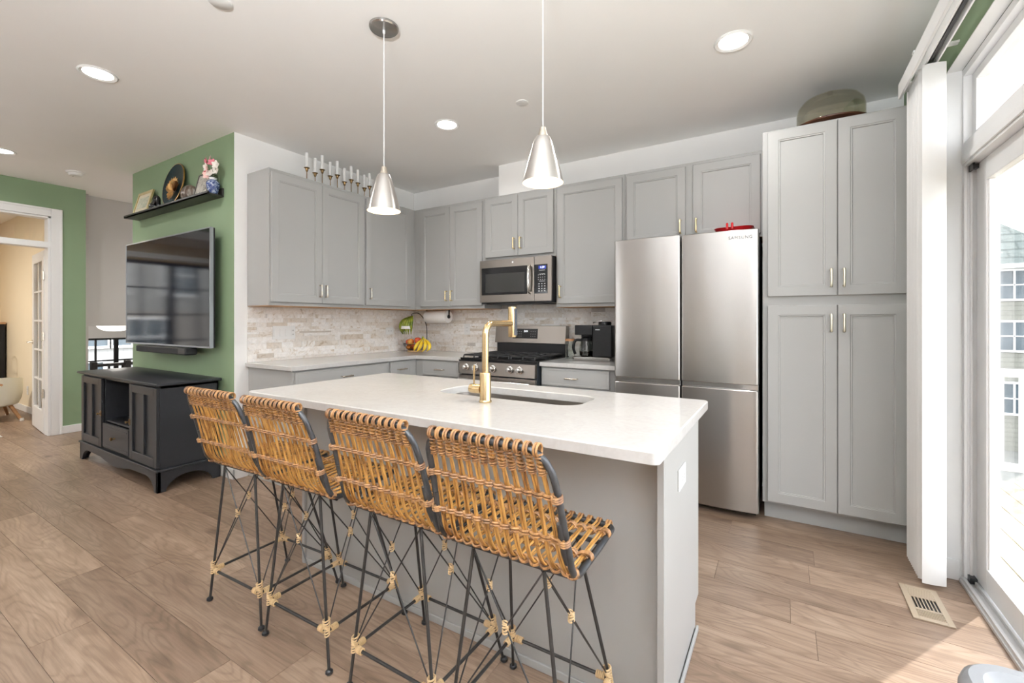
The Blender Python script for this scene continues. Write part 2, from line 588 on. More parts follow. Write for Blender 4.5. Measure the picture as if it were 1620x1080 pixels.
# block that carries the television (front face green, kitchen side white)
mb = MB()
X0, X1, Y0, Y1 = -1.951, 0, -2.004, 1.6
mb.add([(X0, Y0, 0), (X1, Y0, 0), (X1, Y0, CZ), (X0, Y0, CZ)], [(0, 1, 2, 3)], 0)
mb.add([(X1, Y0, 0), (X1, Y1, 0), (X1, Y1, CZ), (X1, Y0, CZ)], [(0, 1, 2, 3)], 1)
mb.add([(X0, Y0, 0), (X0, Y1, 0), (X0, Y1, CZ), (X0, Y0, CZ)], [(3, 2, 1, 0)], 2)
mb.add([(X0, Y1, 0), (X1, Y1, 0), (X1, Y1, CZ), (X0, Y1, CZ)], [(3, 2, 1, 0)], 1)
mb.add([(X0, Y0, 0), (X1, Y0, 0), (X1, Y1, 0), (X0, Y1, 0), (X0, Y0, CZ), (X1, Y0, CZ), (X1, Y1, CZ), (X0, Y1, CZ)], [(3, 2, 1, 0), (4, 5, 6, 7)], 1)
struct(mb.build('wall_left', [GREEN, WHITE_WALL, GREY_WALL]))
# duct chase above the microwave cabinet
struct(MB().box(1.365, 1.86, -.273, -.001, 2.445, CZ).build('wall_chase', WHITE_WALL))

# far green wall with the french door opening
DY0, DY1, DZ = -3.85, -2.337, 2.385
struct(MB().box(-3.18, -3.12, DY1, -2.05, 0, CZ).box(-3.18, -3.12, DY0, DY1, DZ, CZ).box(-3.18, -3.12, DY0 - .3, DY0, 0, CZ).build('wall_far', GREEN))
struct(MB().box(-3.18, -3.12, -7.5, DY0 - .3, 0, CZ).build('wall_far_living', WHITE_WALL))
struct(MB().box(-3.24, -3.18, DY1, -2.05, 0, CZ).box(-3.24, -3.18, DY0, DY1, DZ, CZ).box(-3.24, -3.18, -7.5, DY0, 0, CZ).build('wall_den_inner', CREAM))
struct(MB().box(-6.6, -3.24, -2.11, -2.05, -1, CZ).build('wall_den_back', CREAM))
struct(MB().box(-6.6, -3.30, -2.05, -1.98, -1, CZ).build('wall_foyer_front', GREY_WALL))
# den west wall with a window
struct(MB().box(-6.7, -6.6, -7.5, -5.3, -1, CZ).box(-6.7, -6.6, -3.4, -2.05, -1, CZ).box(-6.7, -6.6, -5.3, -3.4, -1, .35).box(-6.7, -6.6, -5.3, -3.4, 2.4, CZ).build('wall_den_outer', CREAM))
# stair hall
struct(MB().box(-3.49, -3.37, -1.975, 1.6, 1.523, CZ).box(-3.48, -3.355, -1.975, 1.6, 1.19, 1.523).build('wall_hall', GREY_WALL))
struct(MB().box(-3.37, -3.36, -1.975, 1.6, -1.0, -.002).build('wall_stair', GREY_WALL))
struct(MB().box(-5.8, -1.951, 1.6, 1.7, -1.05, CZ).build('wall_hall_back', GREY_WALL))
struct(MB().box(-5.8, -3.49, -1.98, 1.6, 1.20, 1.28).build('ceiling_foyer', CEIL))
struct(MB().box(-5.8, -3.37, -1.98, 1.6, -1.05, -1.0).build('floor_foyer', FLOOR, attr='plank'))
struct(MB().box(-5.8, -5.7, -1.98, -1.75, -1, 1.28).box(-5.8, -5.7, -.2, 1.6, -1, 1.28).box(-5.8, -5.7, -1.75, -.2, .97, 1.28).box(-5.8, -5.7, -1.75, -.2, -1, -.5).build('wall_foyer_outer', WHITE_WALL))

# wall behind the camera with an added, unseen window that lets in more daylight
FW = [(-2.0, -1.0)]
mb = MB()
xs = [-6.6] + [q for p in FW for q in p] + [4.6]
for i in range(0, len(xs), 2): mb.box(xs[i], xs[i + 1], -7.6, -7.5, 0, CZ)
for a, b in FW: mb.box(a, b, -7.6, -7.5, 0, .9).box(a, b, -7.6, -7.5, 2.1, CZ)
struct(mb.build('wall_front', WHITE_WALL))

# slider wall
OY0, OY1, OZ = -3.42, -.90, 2.46
mb = MB().box(WGX, 4.56, OY1, 0, 0, CZ).box(WGX, 4.56, OY0, OY1, OZ, CZ)
struct(mb.build('wall_right', GREEN))
struct(MB().box(WGX, 4.56, -7.5, OY0, 0, CZ).build('wall_right_living', WHITE_WALL))
mb = MB().box(WGX - .001, 4.44, OY1 - .004, OY1, 0, OZ).box(WGX - .001, 4.44, OY0, OY0 + .004, 0, OZ).box(WGX - .001, 4.44, OY0, OY1, OZ - .004, OZ)
struct(mb.build('trim_1', TRIM))
struct(MB().box(WGX - .012, 4.43, OY1 - .014, OY1 - .004, 0, .10).build('baseboard_right', TRIM, bevel=.003))

# baseboards and casings
def baseboard(name, x0, x1, y0, y1):
    return struct(MB().box(x0, x1, y0, y1, 0, .085).build(name, TRIM, bevel=.004))


baseboard('baseboard_left', -1.951, .014, -2.018, -2.004)
baseboard('baseboard_left_end', 0, .014, -2.018, -1.905)
baseboard('baseboard_far', -3.12, -3.106, -2.253, -2.04)
baseboard('baseboard_far_living', -3.12, -3.106, -7.5, -3.94)
baseboard('baseboard_den', -6.6, -3.24, -2.124, -2.11)

# hall french door: casing, transom, leaf
CS = .088
mb = MB()
for (a, b, z0, z1) in ((DY1, DY1 + CS, 0, DZ + CS), (DY0 - CS, DY0, 0, DZ + CS), (DY0, DY1, DZ, DZ + CS)):
    mb.box(-3.12, -3.098, a, b, z0, z1)
for (a, b, z0, z1) in ((DY1 + CS - .022, DY1 + CS, 0, DZ + CS), (DY0, DY1, DZ + CS - .022, DZ + CS)):
    mb.box(-3.098, -3.09, a, b, z0, z1)
struct(mb.build('trim_2', TRIM, bevel=.004))
mb = MB().box(-3.245, -3.115, DY1 - .022, DY1, 0, DZ).box(-3.245, -3.115, DY0, DY0 + .022, 0, DZ).box(-3.245, -3.115, DY0, DY1, DZ - .02, DZ)
mb.box(-3.245, -3.112, DY0, DY1, 2.045, 2.108)
struct(mb.build('trim_3', TRIM, bevel=.003))
struct(MB().box(-3.185, -3.181, DY0 + .02, DY1 - .02, 2.105, DZ - .018).build('window_1', GLASS))


def french_leaf(name, hx, hy, dirx, label):
    """leaf lying along X from its hinge, fifteen panes in ten lites"""
    L, T = .73, .036
    d = thing(name, (hx, hy, 0), label, 'door'); d['kind'] = 'structure'
    X = lambda a: hx + dirx * a
    f = MB()
    y0, y1 = hy - T / 2, hy + T / 2
    f.box(X(0), X(.105), y0, y1, .008, 2.03).box(X(L - .105), X(L), y0, y1, .008, 2.03)
    f.box(X(.105), X(L - .105), y0, y1, 1.92, 2.03).box(X(.105), X(L - .105), y0, y1, .008, .25)
    for k in range(1, 5):
        z = .25 + (1.92 - .25) * k / 5
        f.box(X(.105), X(L - .105), y0 + .006, y1 - .006, z - .011, z + .011)
    for k in range(1, 2):
        x = .105 + (L - .21) * k / 2
        f.box(X(x - .011), X(x + .011), y0 + .006, y1 - .006, .25, 1.92)
    f.build('door_frame', TRIM, d, bevel=.003)
    MB().box(X(.10), X(L - .10), hy - .002, hy + .002, .245, 1.925).build('pane', GLASS, d)
    for z in (.45, 1.08, 1.75):
        MB().box(X(-.022), X(.012), y0 - .006, y0 + .002, z - .045, z + .045).lathe([(.006, z - .05), (.006, z + .05)], (X(-.004), y0 - .006, 0)).build('hinge', NICKEL, d)
    h = MB().lathe([(.026, y0 - .006), (.026, y0), ], (X(L - .06), 0, 1.0), 'y').tube([(X(L - .06), y0, 1.0), (X(L - .06), y0 - .045, 1.0), (X(L - .17), y0 - .05, 1.0)], .008)
    h.lathe([(.026, y1), (.026, y1 + .006)], (X(L - .06), 0, 1.0), 'y').tube([(X(L - .06), y1, 1.0), (X(L - .06), y1 + .045, 1.0), (X(L - .17), y1 + .05, 1.0)], .008)
    h.build('door_handle', NICKEL, d)
    return d


french_leaf('door_1', -3.25, -2.345, -1, 'white french door leaf of ten glass lites, open into the cream den').rotation_euler = (0, 0, R(-4.7))


def window_unit(name, axis, pos, a0, a1, z0, z1, m, cols, rows, depth=.06, fw=.05, label=None):
    """framed window with muntins; axis is the wall normal"""
    o = thing(name, (0, 0, 0), None, None); o['kind'] = 'structure'
    def B(mb, u0, u1, w0, w1, d):
        if axis == 'x': mb.box(pos - d / 2, pos + d / 2, u0, u1, w0, w1)
        else: mb.box(u0, u1, pos - d / 2, pos + d / 2, w0, w1)
    f = MB()
    B(f, a0, a0 + fw, z0, z1, depth); B(f, a1 - fw, a1, z0, z1, depth); B(f, a0, a1, z0, z0 + fw, depth); B(f, a0, a1, z1 - fw, z1, depth)
    for k in range(1, cols):
        u = a0 + (a1 - a0) * k / cols; q = fw if (k * 2 == cols) else .012
        B(f, u - q, u + q, z0, z1, depth * .8)
    for k in range(1, rows):
        z = z0 + (z1 - z0) * k / rows
        B(f, a0, a1, z - .012, z + .012, depth * .6)
    f.build('window_frame', m, o, bevel=.003)
    g = MB(); B(g, a0 + fw * .5, a1 - fw * .5, z0 + fw * .5, z1 - fw * .5, .004); g.build('pane', GLASS, o)
    return o


BLUEF = mat('blue_black_frame', rough=.4, build=paint((.010, .022, .075), .1))
window_unit('window_2', 'x', -6.65, -5.3, -3.4, .35, 2.4, BLUEF, 4, 4, fw=.07)
window_unit('window_3', 'x', -5.75, -1.75, -.2, -.5, .97, BLACKP, 6, 4, fw=.03, depth=.04)
for i, (a, b) in enumerate(FW): window_unit('window_%d' % (i + 4), 'y', -7.55, a, b, .9, 2.1, VINYL, 2, 2)  # window added behind the camera to light the room

# ================================================================= sliding door
d = thing('door_2', (4.5, -2.0, 0), 'white vinyl sliding patio door with a large clear pane', 'door'); d['kind'] = 'structure'
f = MB()
SY1, SY0 = -.92, -2.78
f.box(4.44, 4.565, SY1, SY1 + .019, 0, 2.455).box(4.44, 4.56, SY0 - .022, SY0, 0, 2.44)
f.box(4.517, 4.5205, SY1 - .06, SY1, .02, 2.0)
f.box(4.44, 4.452, SY1 - .012, SY1, .02, 2.0).box(4.462, 4.472, SY1 - .010, SY1, .02, 2.0)
f.box(4.4405, 4.5595, SY0 + .0005, SY1 - .0005, 1.986, 2.10).box(4.432, 4.4403, SY0, SY1 + .0, 2.0, 2.03)
f.box(4.4405, 4.5595, SY0 + .0005, SY1 - .0005, 2.42, 2.455)
f.build('door_frame', VINYL, d, bevel=.003)
f = MB().box(4.425, 4.60, SY0, SY1, 0, .016).box(4.432, 4.446, SY0, SY1, .016, .03).box(4.468, 4.476, SY0, SY1, .016, .034).box(4.525, 4.533, SY0, SY1, .016, .034)
f.build('threshold', mat('aluminium_sill', rough=.4, metal=.3, build=paint((.62, .62, .62), .03)), d, bevel=.002)


def sash(name, x0, x1, ya, yb, z0, z1, st, br, tr):
    f = MB().box(x0, x1, ya, ya + st, z0, z1).box(x0, x1, yb - st, yb, z0, z1).box(x0, x1, ya + st, yb - st, z0, z0 + br).box(x0, x1, ya + st, yb - st, z1 - tr, z1)
    gb = .012
    f.box(x0 + .006, x1 - .006, ya + st, ya + st + gb, z0 + br, z1 - tr).box(x0 + .006, x1 - .006, yb - st - gb, yb - st, z0 + br, z1 - tr)
    o = f.build(name, VINYL, d, bevel=.003)
    xm = (x0 + x1) / 2
    MB().box(xm - .002, xm + .002, ya + st - .005, yb - st + .005, z0 + br - .005, z1 - tr + .005).build('pane', GLASS, o)
    return o


sl_ = sash('sliding_sash', 4.48, 4.515, -1.87, -.945, .036, 1.985, .115, .105, .10)
sash('fixed_sash', 4.522, 4.555, SY0, -1.83, .036, 1.985, .115, .105, .10)
MB().box(4.455, 4.462, -.99, -.935, 1.955, 1.985).box(4.462, 4.478, -.98, -.945, 1.96, 1.98).build('roller_bumper', BLACKP, d)
MB().box(4.452, 4.478, -.965, -.922, .02, .045).build('track_stop', BLACKP, d)
t_ = thing('window_6', (4.5, -2.0, 2.1), 'white transom window above the sliding patio door', 'window'); t_['kind'] = 'structure'
f = MB()
for a, b in ((-1.849, -.9215), (-2.779, -1.851)):
    x0, x1, st = 4.47, 4.53, .05
    f.box(x0, x1, a, a + st, 2.1005, 2.4195).box(x0, x1, b - st, b, 2.1005, 2.4195).box(x0, x1, a + st, b - st, 2.1005, 2.14).box(x0, x1, a + st, b - st, 2.38, 2.4195)
f.build('window_frame', VINYL, t_, bevel=.003)
MB().box(4.498, 4.502, -2.75, -.95, 2.13, 2.39).build('pane', GLASS, t_)

# ================================================================= outside
o = MB().box(4.6, 7.6, -5.0, 1.4, -.22, -.10, 0)
for k in range(21): o.box(4.61 + k * .142, 4.61 + k * .142 + .136, -5.0, 1.4, -.10, -.075)
struct(o.build('deck', DECKM), 'pale wooden deck boards outside the sliding door', 'deck')


def railing(name, axis, pos, a0, a1, label):
    r = thing(name, (0, 0, -.075), None, None)
    tag(r, label, 'railing')
    def B(mb, u0, u1, w, z0, z1):
        if axis == 'y': mb.box(u0, u1, pos - w, pos + w, z0, z1)
        else: mb.box(pos - w, pos + w, u0, u1, z0, z1)
    MBt = MB(); B(MBt, a0, a1, .045, .80, .86); MBt.build('top_rail', VINYL, r, bevel=.004)
    MBt = MB(); B(MBt, a0, a1, .02, .04, .10); MBt.build('bottom_rail', VINYL, r, bevel=.004)
    n = int((a1 - a0) / .125)
    for k in range(1, n):
        u = a0 + (a1 - a0) * k / n
        q = MB(); B(q, u - .018, u + .018, .016, .10, .80); q.build('baluster', VINYL, r)
    for u in (a0, a1):
        q = MB(); B(q, u - .05, u + .05, .05, -.075, .93); q.build('post', VINYL, r, bevel=.004)


railing('deck_railing', 'y', 1.3, 4.70, 7.5, 'white vinyl deck railing at the end of the deck, towards the neighbouring house')
railing('deck_railing', 'x', 7.5, -4.9, 1.16, 'white vinyl deck railing along the outer edge of the deck, facing the lawn')
struct(MB().box(-60, 60, -60, 60, -3.3, -3.2).build('ground', LAWN))


def house(name, x0, x1, y0, y1, zb, ze, zr, wallm, label, wins, normal, lower=None):
    h = thing(name, ((x0 + x1) / 2, (y0 + y1) / 2, zb), label, 'house')
    if lower:
        MB().box(x0, x1, y0, y1, zb, lower[0]).build('lower_wall', lower[1], h)
        MB().box(x0, x1, y0, y1, lower[0], ze).build('wall', wallm, h)
    else:
        MB().box(x0, x1, y0, y1, zb, ze).build('wall', wallm, h)
    e = .4; q = min(x1 - x0, y1 - y0) / 2
    v = [(x0 - e, y0 - e, ze), (x1 + e, y0 - e, ze), (x1 + e, y1 + e, ze), (x0 - e, y1 + e, ze)]
    if x1 - x0 > y1 - y0: v += [(x0 + q, (y0 + y1) / 2, zr), (x1 - q, (y0 + y1) / 2, zr)]; fs = [(0, 1, 5, 4), (1, 2, 5), (2, 3, 4, 5), (3, 0, 4), (3, 2, 1, 0)]
    else: v += [((x0 + x1) / 2, y0 + q, zr), ((x0 + x1) / 2, y1 - q, zr)]; fs = [(0, 1, 4), (1, 2, 5, 4), (2, 3, 5), (3, 0, 4, 5), (3, 2, 1, 0)]
    MB().add(v, fs).build('roof', ROOF, h)
    MB().box(x0 - e, x1 + e, y0 - e, y1 + e, ze - .12, ze + .02).build('eave_trim', VINYL, h)
    for (u0, u1, z0, z1) in wins:
        def B(mb, a, b, c, dd, t0, t1):
            if normal == '-y': mb.box(a, b, y0 - t1, y0 - t0, c, dd)
            else: mb.box(x1 + t0, x1 + t1, a, b, c, dd)
        f = MB(); w_ = .07
        B(f, u0 - w_, u0, z0 - w_, z1 + w_, -.02, .05); B(f, u1, u1 + w_, z0 - w_, z1 + w_, -.02, .05)
        B(f, u0, u1, z1, z1 + w_, -.02, .05); B(f, u0, u1, z0 - w_, z0, -.02, .05)
        B(f, (u0 + u1) / 2 - .025, (u0 + u1) / 2 + .025, z0, z1, 0, .04); B(f, u0, u1, (z0 + z1) / 2 - .02, (z0 + z1) / 2 + .02, 0, .04)
        wf = f.build('window', VINYL, h)
        g = MB(); B(g, u0, u1, z0, z1, -.01, .012); g.build('pane', PANE, wf)
    return h


house('neighbour_house', 6.5, 11.6, 18, 27, -3.2, 3.15, 6.2, SIDING, 'pale sided house with a green grey hip roof outside the sliding door',
      [(9.9, 10.9, 2.0, 2.95), (9.9, 10.9, .25, 1.2), (7.5, 8.5, 2.0, 2.95), (7.5, 8.5, .25, 1.2), (9.9, 10.9, -1.9, -.9)], '-y')
house('brick_house', -22, -15, -12, -2.2, -3.2, 4.2, 6.5, SIDINGX, 'brick and white sided house outside the den window',
      [(-4.2, -3.2, 2.2, 3.6), (-6.2, -5.4, 2.2, 3.6), (-8.4, -7.4, 2.2, 3.6), (-5.2, -4.1, .1, 1.3), (-7.4, -6.3, .1, 1.3)], '+x', lower=(1.6, BRICKX))
house('white_house', -21, -12.5, -1.1, 6, -3.2, 3.4, 6, SIDINGX, 'white sided house across the street, seen through the stair hall window',
      [(-.1, .9, .55, .98), (1.0, 1.9, .55, .98), (-.05, .8, -.9, .1)], '+x')

# ================================================================= kitchen cabinets
def mapper(side):
    if side == 'back': return lambda mb, u0, u1, d0, d1, z0, z1, mi=0: mb.box(u0, u1, -d1, -d0, z0, z1, mi)
    return lambda mb, u0, u1, d0, d1, z0, z1, mi=0: mb.box(d0, d1, u0, u1, z0, z1, mi)


def P(side, u, d, z):
    return (u, -d, z) if side == 'back' else (d, u, z)


def door(side, u0, u1, z0, z1, d0, parent, hu=None, hz=None, hm=None, name='door', slab=False, t=.02, horiz=False):
    d1 = d0 + t
    prof = [(0, -t), (0, -.0025), (.0025, 0), (.057, 0), (.0595, -.003), (.066, -.0035), (.068, -.0095), (.075, -.010)]
    if slab: prof = [(0, -t), (0, -.0025), (.0025, 0), (.016, 0), (.0175, -.0015), (.019, 0)]
    loops = []
    for i, dd in prof:
        loops.append([P(side, u, d1 + dd, z) for u, z in ((u0 + i, z0 + i), (u1 - i, z0 + i), (u1 - i, z1 - i), (u0 + i, z1 - i))])
    o = MB().loops(loops, cap0=True).build(name, CAB, parent, ang=25)
    if hu is not None:
        pull(side, hu, hz, d1, o, hm, horiz)
    return o


def pull(side, u, z, d, parent, m, horiz=False, L=.096):
    h = MB(); a = L / 2
    Q = (lambda s, q: P(side, u + s, d + q, z)) if horiz else (lambda s, q: P(side, u, d + q, z + s))
    for s in (-1, 1):
        h.tube([Q(s * a, -.001), Q(s * a, .004), Q(s * a, .026)], [.0075, .0055, .0055], 10)
    h.tube([Q(-a - .004, .027), Q(-a + .004, .029), Q(-a * .5, .030), Q(0, .030), Q(a * .5, .030), Q(a - .004, .029), Q(a + .004, .027)],
           [.0055, .007, .0062, .0062, .0062, .007, .0055], 10)
    h.build('handle', m, parent, ang=50)


RAWW = mat('raw_wood_underside', rough=.6, build=wood_nodes((.42, .22, .09), (.55, .31, .14)))
PALEBRASS = mat('pale_brass_pull', rough=.28, metal=1, build=paint((.90, .84, .70), .02))


def upper(name, side, u0, u1, z0, z1, d, doors, label, hm, loc):
    c = thing(name, loc, label, 'cabinet', 'grey wall cabinets')
    B = mapper(side)
    mb = MB(); B(mb, u0 + .0006, u1 - .0006, .002, d, z0, z1)
    mb.build('cabinet_body', CAB, c, bevel=.0015)
    q = MB(); B(q, u0 + .004, u1 - .004, .004, d - .006, z0 - .0035, z0 + .001)
    q.build('raw_underside', RAWW, c)
    for (a, b, za, zb, hu, hz) in doors: door(side, a, b, za, zb, d + .0005, c, hu, hz, hm)
    return c


UB, UT, UD = 1.372, 2.438, .31
upper('wall_cabinet', 'left', -1.906, -.985, UB, UT, UD, [(-1.894, -1.452, 1.40, 2.41, -1.476, 1.504), (-1.449, -1.005, 1.40, 2.41, -1.421, 1.504)],
      'grey two-door wall cabinet on the left wall, brass candle holders on top', NICKEL, (.15, -1.44, UB))
upper('wall_cabinet', 'left', -.985, 0, UB, UT, UD, [(-.977, -.392, 1.40, 2.41, -.940, 1.510)],
      'grey single-door corner wall cabinet on the left wall above the fruit', NICKEL, (.15, -.5, UB))
upper('wall_cabinet', 'back', .3105, 1.2275, UB, UT, UD, [(.409, .804, 1.40, 2.41, .771, 1.504), (.807, 1.205, 1.40, 2.41, .838, 1.504)],
      'grey two-door wall cabinet above the paper towel roll', BRASS, (.77, -.15, UB))
upper('wall_cabinet', 'back', 1.2275, 1.994, 1.825, UT, UD, [(1.25, 1.609, 1.855, 2.42, 1.575, 1.967), (1.612, 1.973, 1.855, 2.42, 1.645, 1.967)],
      'short grey two-door wall cabinet directly above the microwave', BRASS, (1.6, -.15, 1.825))
upper('wall_cabinet', 'back', 1.994, 2.609, UB, UT, UD, [(2.012, 2.59, 1.40, 2.41, 2.046, 1.503)],
      'grey single-door wall cabinet above the coffee maker, left of the fridge', BRASS, (2.3, -.15, UB))
upper('wall_cabinet', 'back', 2.609, 3.5895, 1.84, UT, UD, [(2.627, 3.074, 1.862, 2.412, 3.041, 1.96), (3.127, 3.568, 1.862, 2.412, 3.153, 1.957)],
      'short grey wall cabinet with two spaced doors above the steel fridge', BRASS, (3.1, -.15, 1.84))

# pantry
c = thing('pantry_cabinet', (3.95, -.32, 0), 'tall light grey pantry cabinet with four doors beside the fridge', 'cabinet')
mb = MB().box(3.592, 4.302, -.641, -.002, .114, 2.438).box(3.60, 4.302, -.575, -.002, 0, .114)
mb.build('cabinet_body', CAB, c, bevel=.0015)
for (a, b, za, zb, hu, hz) in ((3.620, 3.9725, 1.402, 2.425, 3.943, 1.504), (3.976, 4.292, 1.402, 2.425, 4.004, 1.503),
                               (3.620, 3.9725, .128, 1.345, 3.943, 1.24), (3.976, 4.292, .128, 1.345, 4.004, 1.24)):
    door('back', a, b, za, zb, .6415, c, hu, hz, PALEBRASS)
struct(MB().box(4.303, WGX, -.60, -.002, 0, 2.438).build('trim_4', CAB))

# base cabinets
def base(side, u0, u1, fronts, label, loc, endl=None):
    c = thing('base_cabinet', loc, label, 'cabinet', 'grey base cabinets')
    B = mapper(side)
    mb = MB(); B(mb, u0 + .0006, u1 - .0006, .002, .60, .10, .879); B(mb, u0 + .0006, u1 - .0006, .002, .53, 0, .10)
    mb.build('cabinet_body', CAB, c, bevel=.0015)
    for (kind, a, b, za, zb, hu, hz) in fronts:
        door(side, a, b, za, zb, .6005, c, hu, hz, NICKEL, name='drawer' if kind == 'd' else 'door', slab=kind == 'd', horiz=kind == 'd')
    return c


base('left', -1.895, -.960, [('d', -1.884, -.976, .73, .868, -1.437, .797), ('o', -1.884, -1.432, .115, .715, -1.47, .62), ('o', -1.428, -.976, .115, .715, -1.39, .62)],
     'grey base cabinet with a wide drawer on the left wall', (.3, -1.43, 0))
base('left', -.960, -.002, [('d', -.946, -.685, .73, .868, -.815, .797), ('o', -.946, -.685, .115, .715, -.72, .62)],
     'grey corner base cabinet with a narrow drawer under the fruit', (.3, -.5, 0))
base('back', .6012, 1.205, [('d', .704, 1.147, .73, .868, .93, .79), ('o', .704, .924, .115, .715, .89, .62), ('o', .927, 1.147, .115, .715, .96, .62)],
     'grey base cabinet with one drawer just left of the range', (.9, -.3, 0))
base('back', 1.997, 2.628, [('d', 2.012, 2.585, .73, .868, 2.278, .795), ('o', 2.012, 2.297, .115, .715, 2.26, .62), ('o', 2.30, 2.585, .115, .715, 2.335, .62)],
     'grey base cabinet with one drawer between the range and the fridge', (2.3, -.3, 0))

# worktops
def slab(name, poly, z0, z1, label, r=None):
    mb = MB().prism(poly, 'z', z0, z1)
    x = sum(p[0] for p in poly) / len(poly); y = sum(p[1] for p in poly) / len(poly)
    return tag(mb.build(name, QUARTZ, None, bevel=.003, origin=(x, y, z0)), label, 'countertop')


slab('countertop', [(.001, -1.922), (.632, -1.922), (.632, -.632), (1.206, -.632), (1.206, -.001), (.001, -.001)], .880, .914,
     'white quartz L-shaped countertop in the corner below the tiled backsplash')
slab('countertop', [(1.994, -.632), (2.638, -.632), (2.638, -.001), (1.994, -.001)], .880, .914,
     'short white quartz countertop between range and fridge, under the coffee maker')

# mosaic backsplash
def mosaic(name, side, u0, u1, z0, z1, seed, label):
    r = random.Random(seed); mb = MB()
    B = mapper(side)
    B(mb, u0, u1, .0005, .005, z0, z1, 1)
    while len(mb.c) > 0 and mb.c[-1] is None: mb.c = [(.5, .5, .5)] * len(mb.c)
    z = z0
    while z < z1 - .004:
        h = r.choice([.016, .026, .036, .038, .05])
        ze = min(z + h, z1)
        if z1 - ze < .01: ze = z1
        u = u0 - r.uniform(0, .1)
        while u < u1:
            L = r.choice([.08, .12, .18, .24, .3]) * r.uniform(.8, 1.2)
            a, b = max(u, u0) + .0006, min(u + L, u1) - .0006
            if b > a:
                n0 = len(mb.f)
                t = .010 + r.choice([0, .0006, .0014, .002])
                B(mb, a, b, .005, t, z + .0006, ze - .0006, 0)
                col = (r.random() ** .62, r.random(), r.random())
                for q in range(n0, len(mb.f)): mb.c[q] = col
            u += L
        z = ze
    o = mb.build(name, [TILE, GROUT], None, attr='tile', ang=20)
    return struct(o)


mosaic('wall_left_backsplash', 'left', -1.905, -.012, .9145, 1.3715, 3, None)
mosaic('wall_back_backsplash', 'back', .001, 2.64, .9145, 1.3715, 5, None)
mosaic('wall_back_backsplash_upper', 'back', 1.229, 1.992, 1.3716, 1.42, 6, None)

# ================================================================= outlets
def outlet_plate(side, u, z, w_, h_, d, label, gangs, m=WHITEP):
    c = thing('outlet_plate', P(side, u, d, z), label, 'outlet')
    B = mapper(side)
    mb = MB(); B(mb, u - w_ / 2, u + w_ / 2, d, d + .005, z - h_ / 2, z + h_ / 2); mb.build('cover_plate', m, c, bevel=.002)
    n = len(gangs)
    for k, g in enumerate(gangs):
        uc = u - w_ / 2 + w_ * (k + .5) / n
        if g == 's':
            q = MB(); B(q, uc - .016, uc + .016, d + .005, d + .009, z - .033, z + .033); q.build('rocker_switch', m, c, bevel=.0015)
        elif g == 'o':
            q = MB(); B(q, uc - .016, uc + .016, d + .005, d + .0075, z - .033, z + .033)
            o = q.build('receptacle', m, c, bevel=.0015)
            s = MB()
            for zz in (.017, -.017):
                for du in (-.006, .006): B(s, uc + du - .0012, uc + du + .0012, d + .0074, d + .0079, z + zz - .005, z + zz + .005)
            s.build('slots', BLACKP, o)
        else:
            q = MB(); B(q, uc - .033, uc + .033, d + .005, d + .0075, z - .016, z + .016); o = q.build('receptacle', m, c, bevel=.0015)
            s = MB()
            for zz in (.017, -.017):
                for du in (-.006, .006): B(s, uc + zz - .005, uc + zz + .005, d + .0074, d + .0079, z + du - .0012, z + du + .0012)
            s.build('slots', BLACKP, o)
    return c


outlet_plate('left', -1.60, 1.15, .205, .115, .012, 'wide white switch and outlet plate on the left tiled wall', 'ssso')
outlet_plate('left', -.39, 1.14, .115, .075, .012, 'small white outlet plate on the left tiled wall near the fruit', 'h')
outlet_plate('back', .79, 1.16, .075, .115, .012, 'white outlet plate on the back tiled wall below the towel roll', 'o')

# ================================================================= island
c = thing('kitchen_island', (2.5, -2.15, 0), 'grey painted kitchen island with plain panelled sides under a white quartz top', 'island')
IX0, IX1, IYB, IYF = 1.575, 3.40, -2.45, -1.86
MB().box(IX0 + .02, IX1 - .02, IYB, IYB + .018, 0, .879).build('back_panel', CAB, c, bevel=.0015)
# right end panel with a toe notch at the kitchen side
pl = [(-2.45, 0), (-1.935, 0), (-1.935, .105), (-1.862, .105), (-1.862, .879), (-2.45, .879)]
MB().prism(pl, 'x', IX1 - .02, IX1).build('end_panel', CAB, c, bevel=.0015)
MB().prism(pl, 'x', IX0, IX0 + .02).build('end_panel', CAB, c, bevel=.0015)
MB().box(IX1 - .020, IX1 + .003, -2.497, -2.448, 0, .879).build('corner_post', CAB, c, bevel=.003)
MB().box(IX0 - .001, IX0 + .02, -2.462, -2.448, 0, .879).build('corner_post', CAB, c, bevel=.003)
mb = MB().box(IX1 + .003, IX1 + .013, -2.497, -1.935, 0, .022)
mb.box(IX0 + .02, IX1 - .02, IYB - .008, IYB, 0, .03).build('shoe_moulding', CAB, c, bevel=.004)
mb = MB().box(IX0 + .02, IX1 - .02, -1.935, -1.92, 0, .105).box(IX0 + .02, IX1 - .02, -1.90, -1.882, .105, .879)
mb.build('front_frame', CAB, c, bevel=.0015)
for k in range(4):
    a = IX0 + .03 + k * .442
    q = MB(); q.box(a, a + .436, -1.8815, -1.863, .12, .865); q.build('door', CAB, c, bevel=.002)

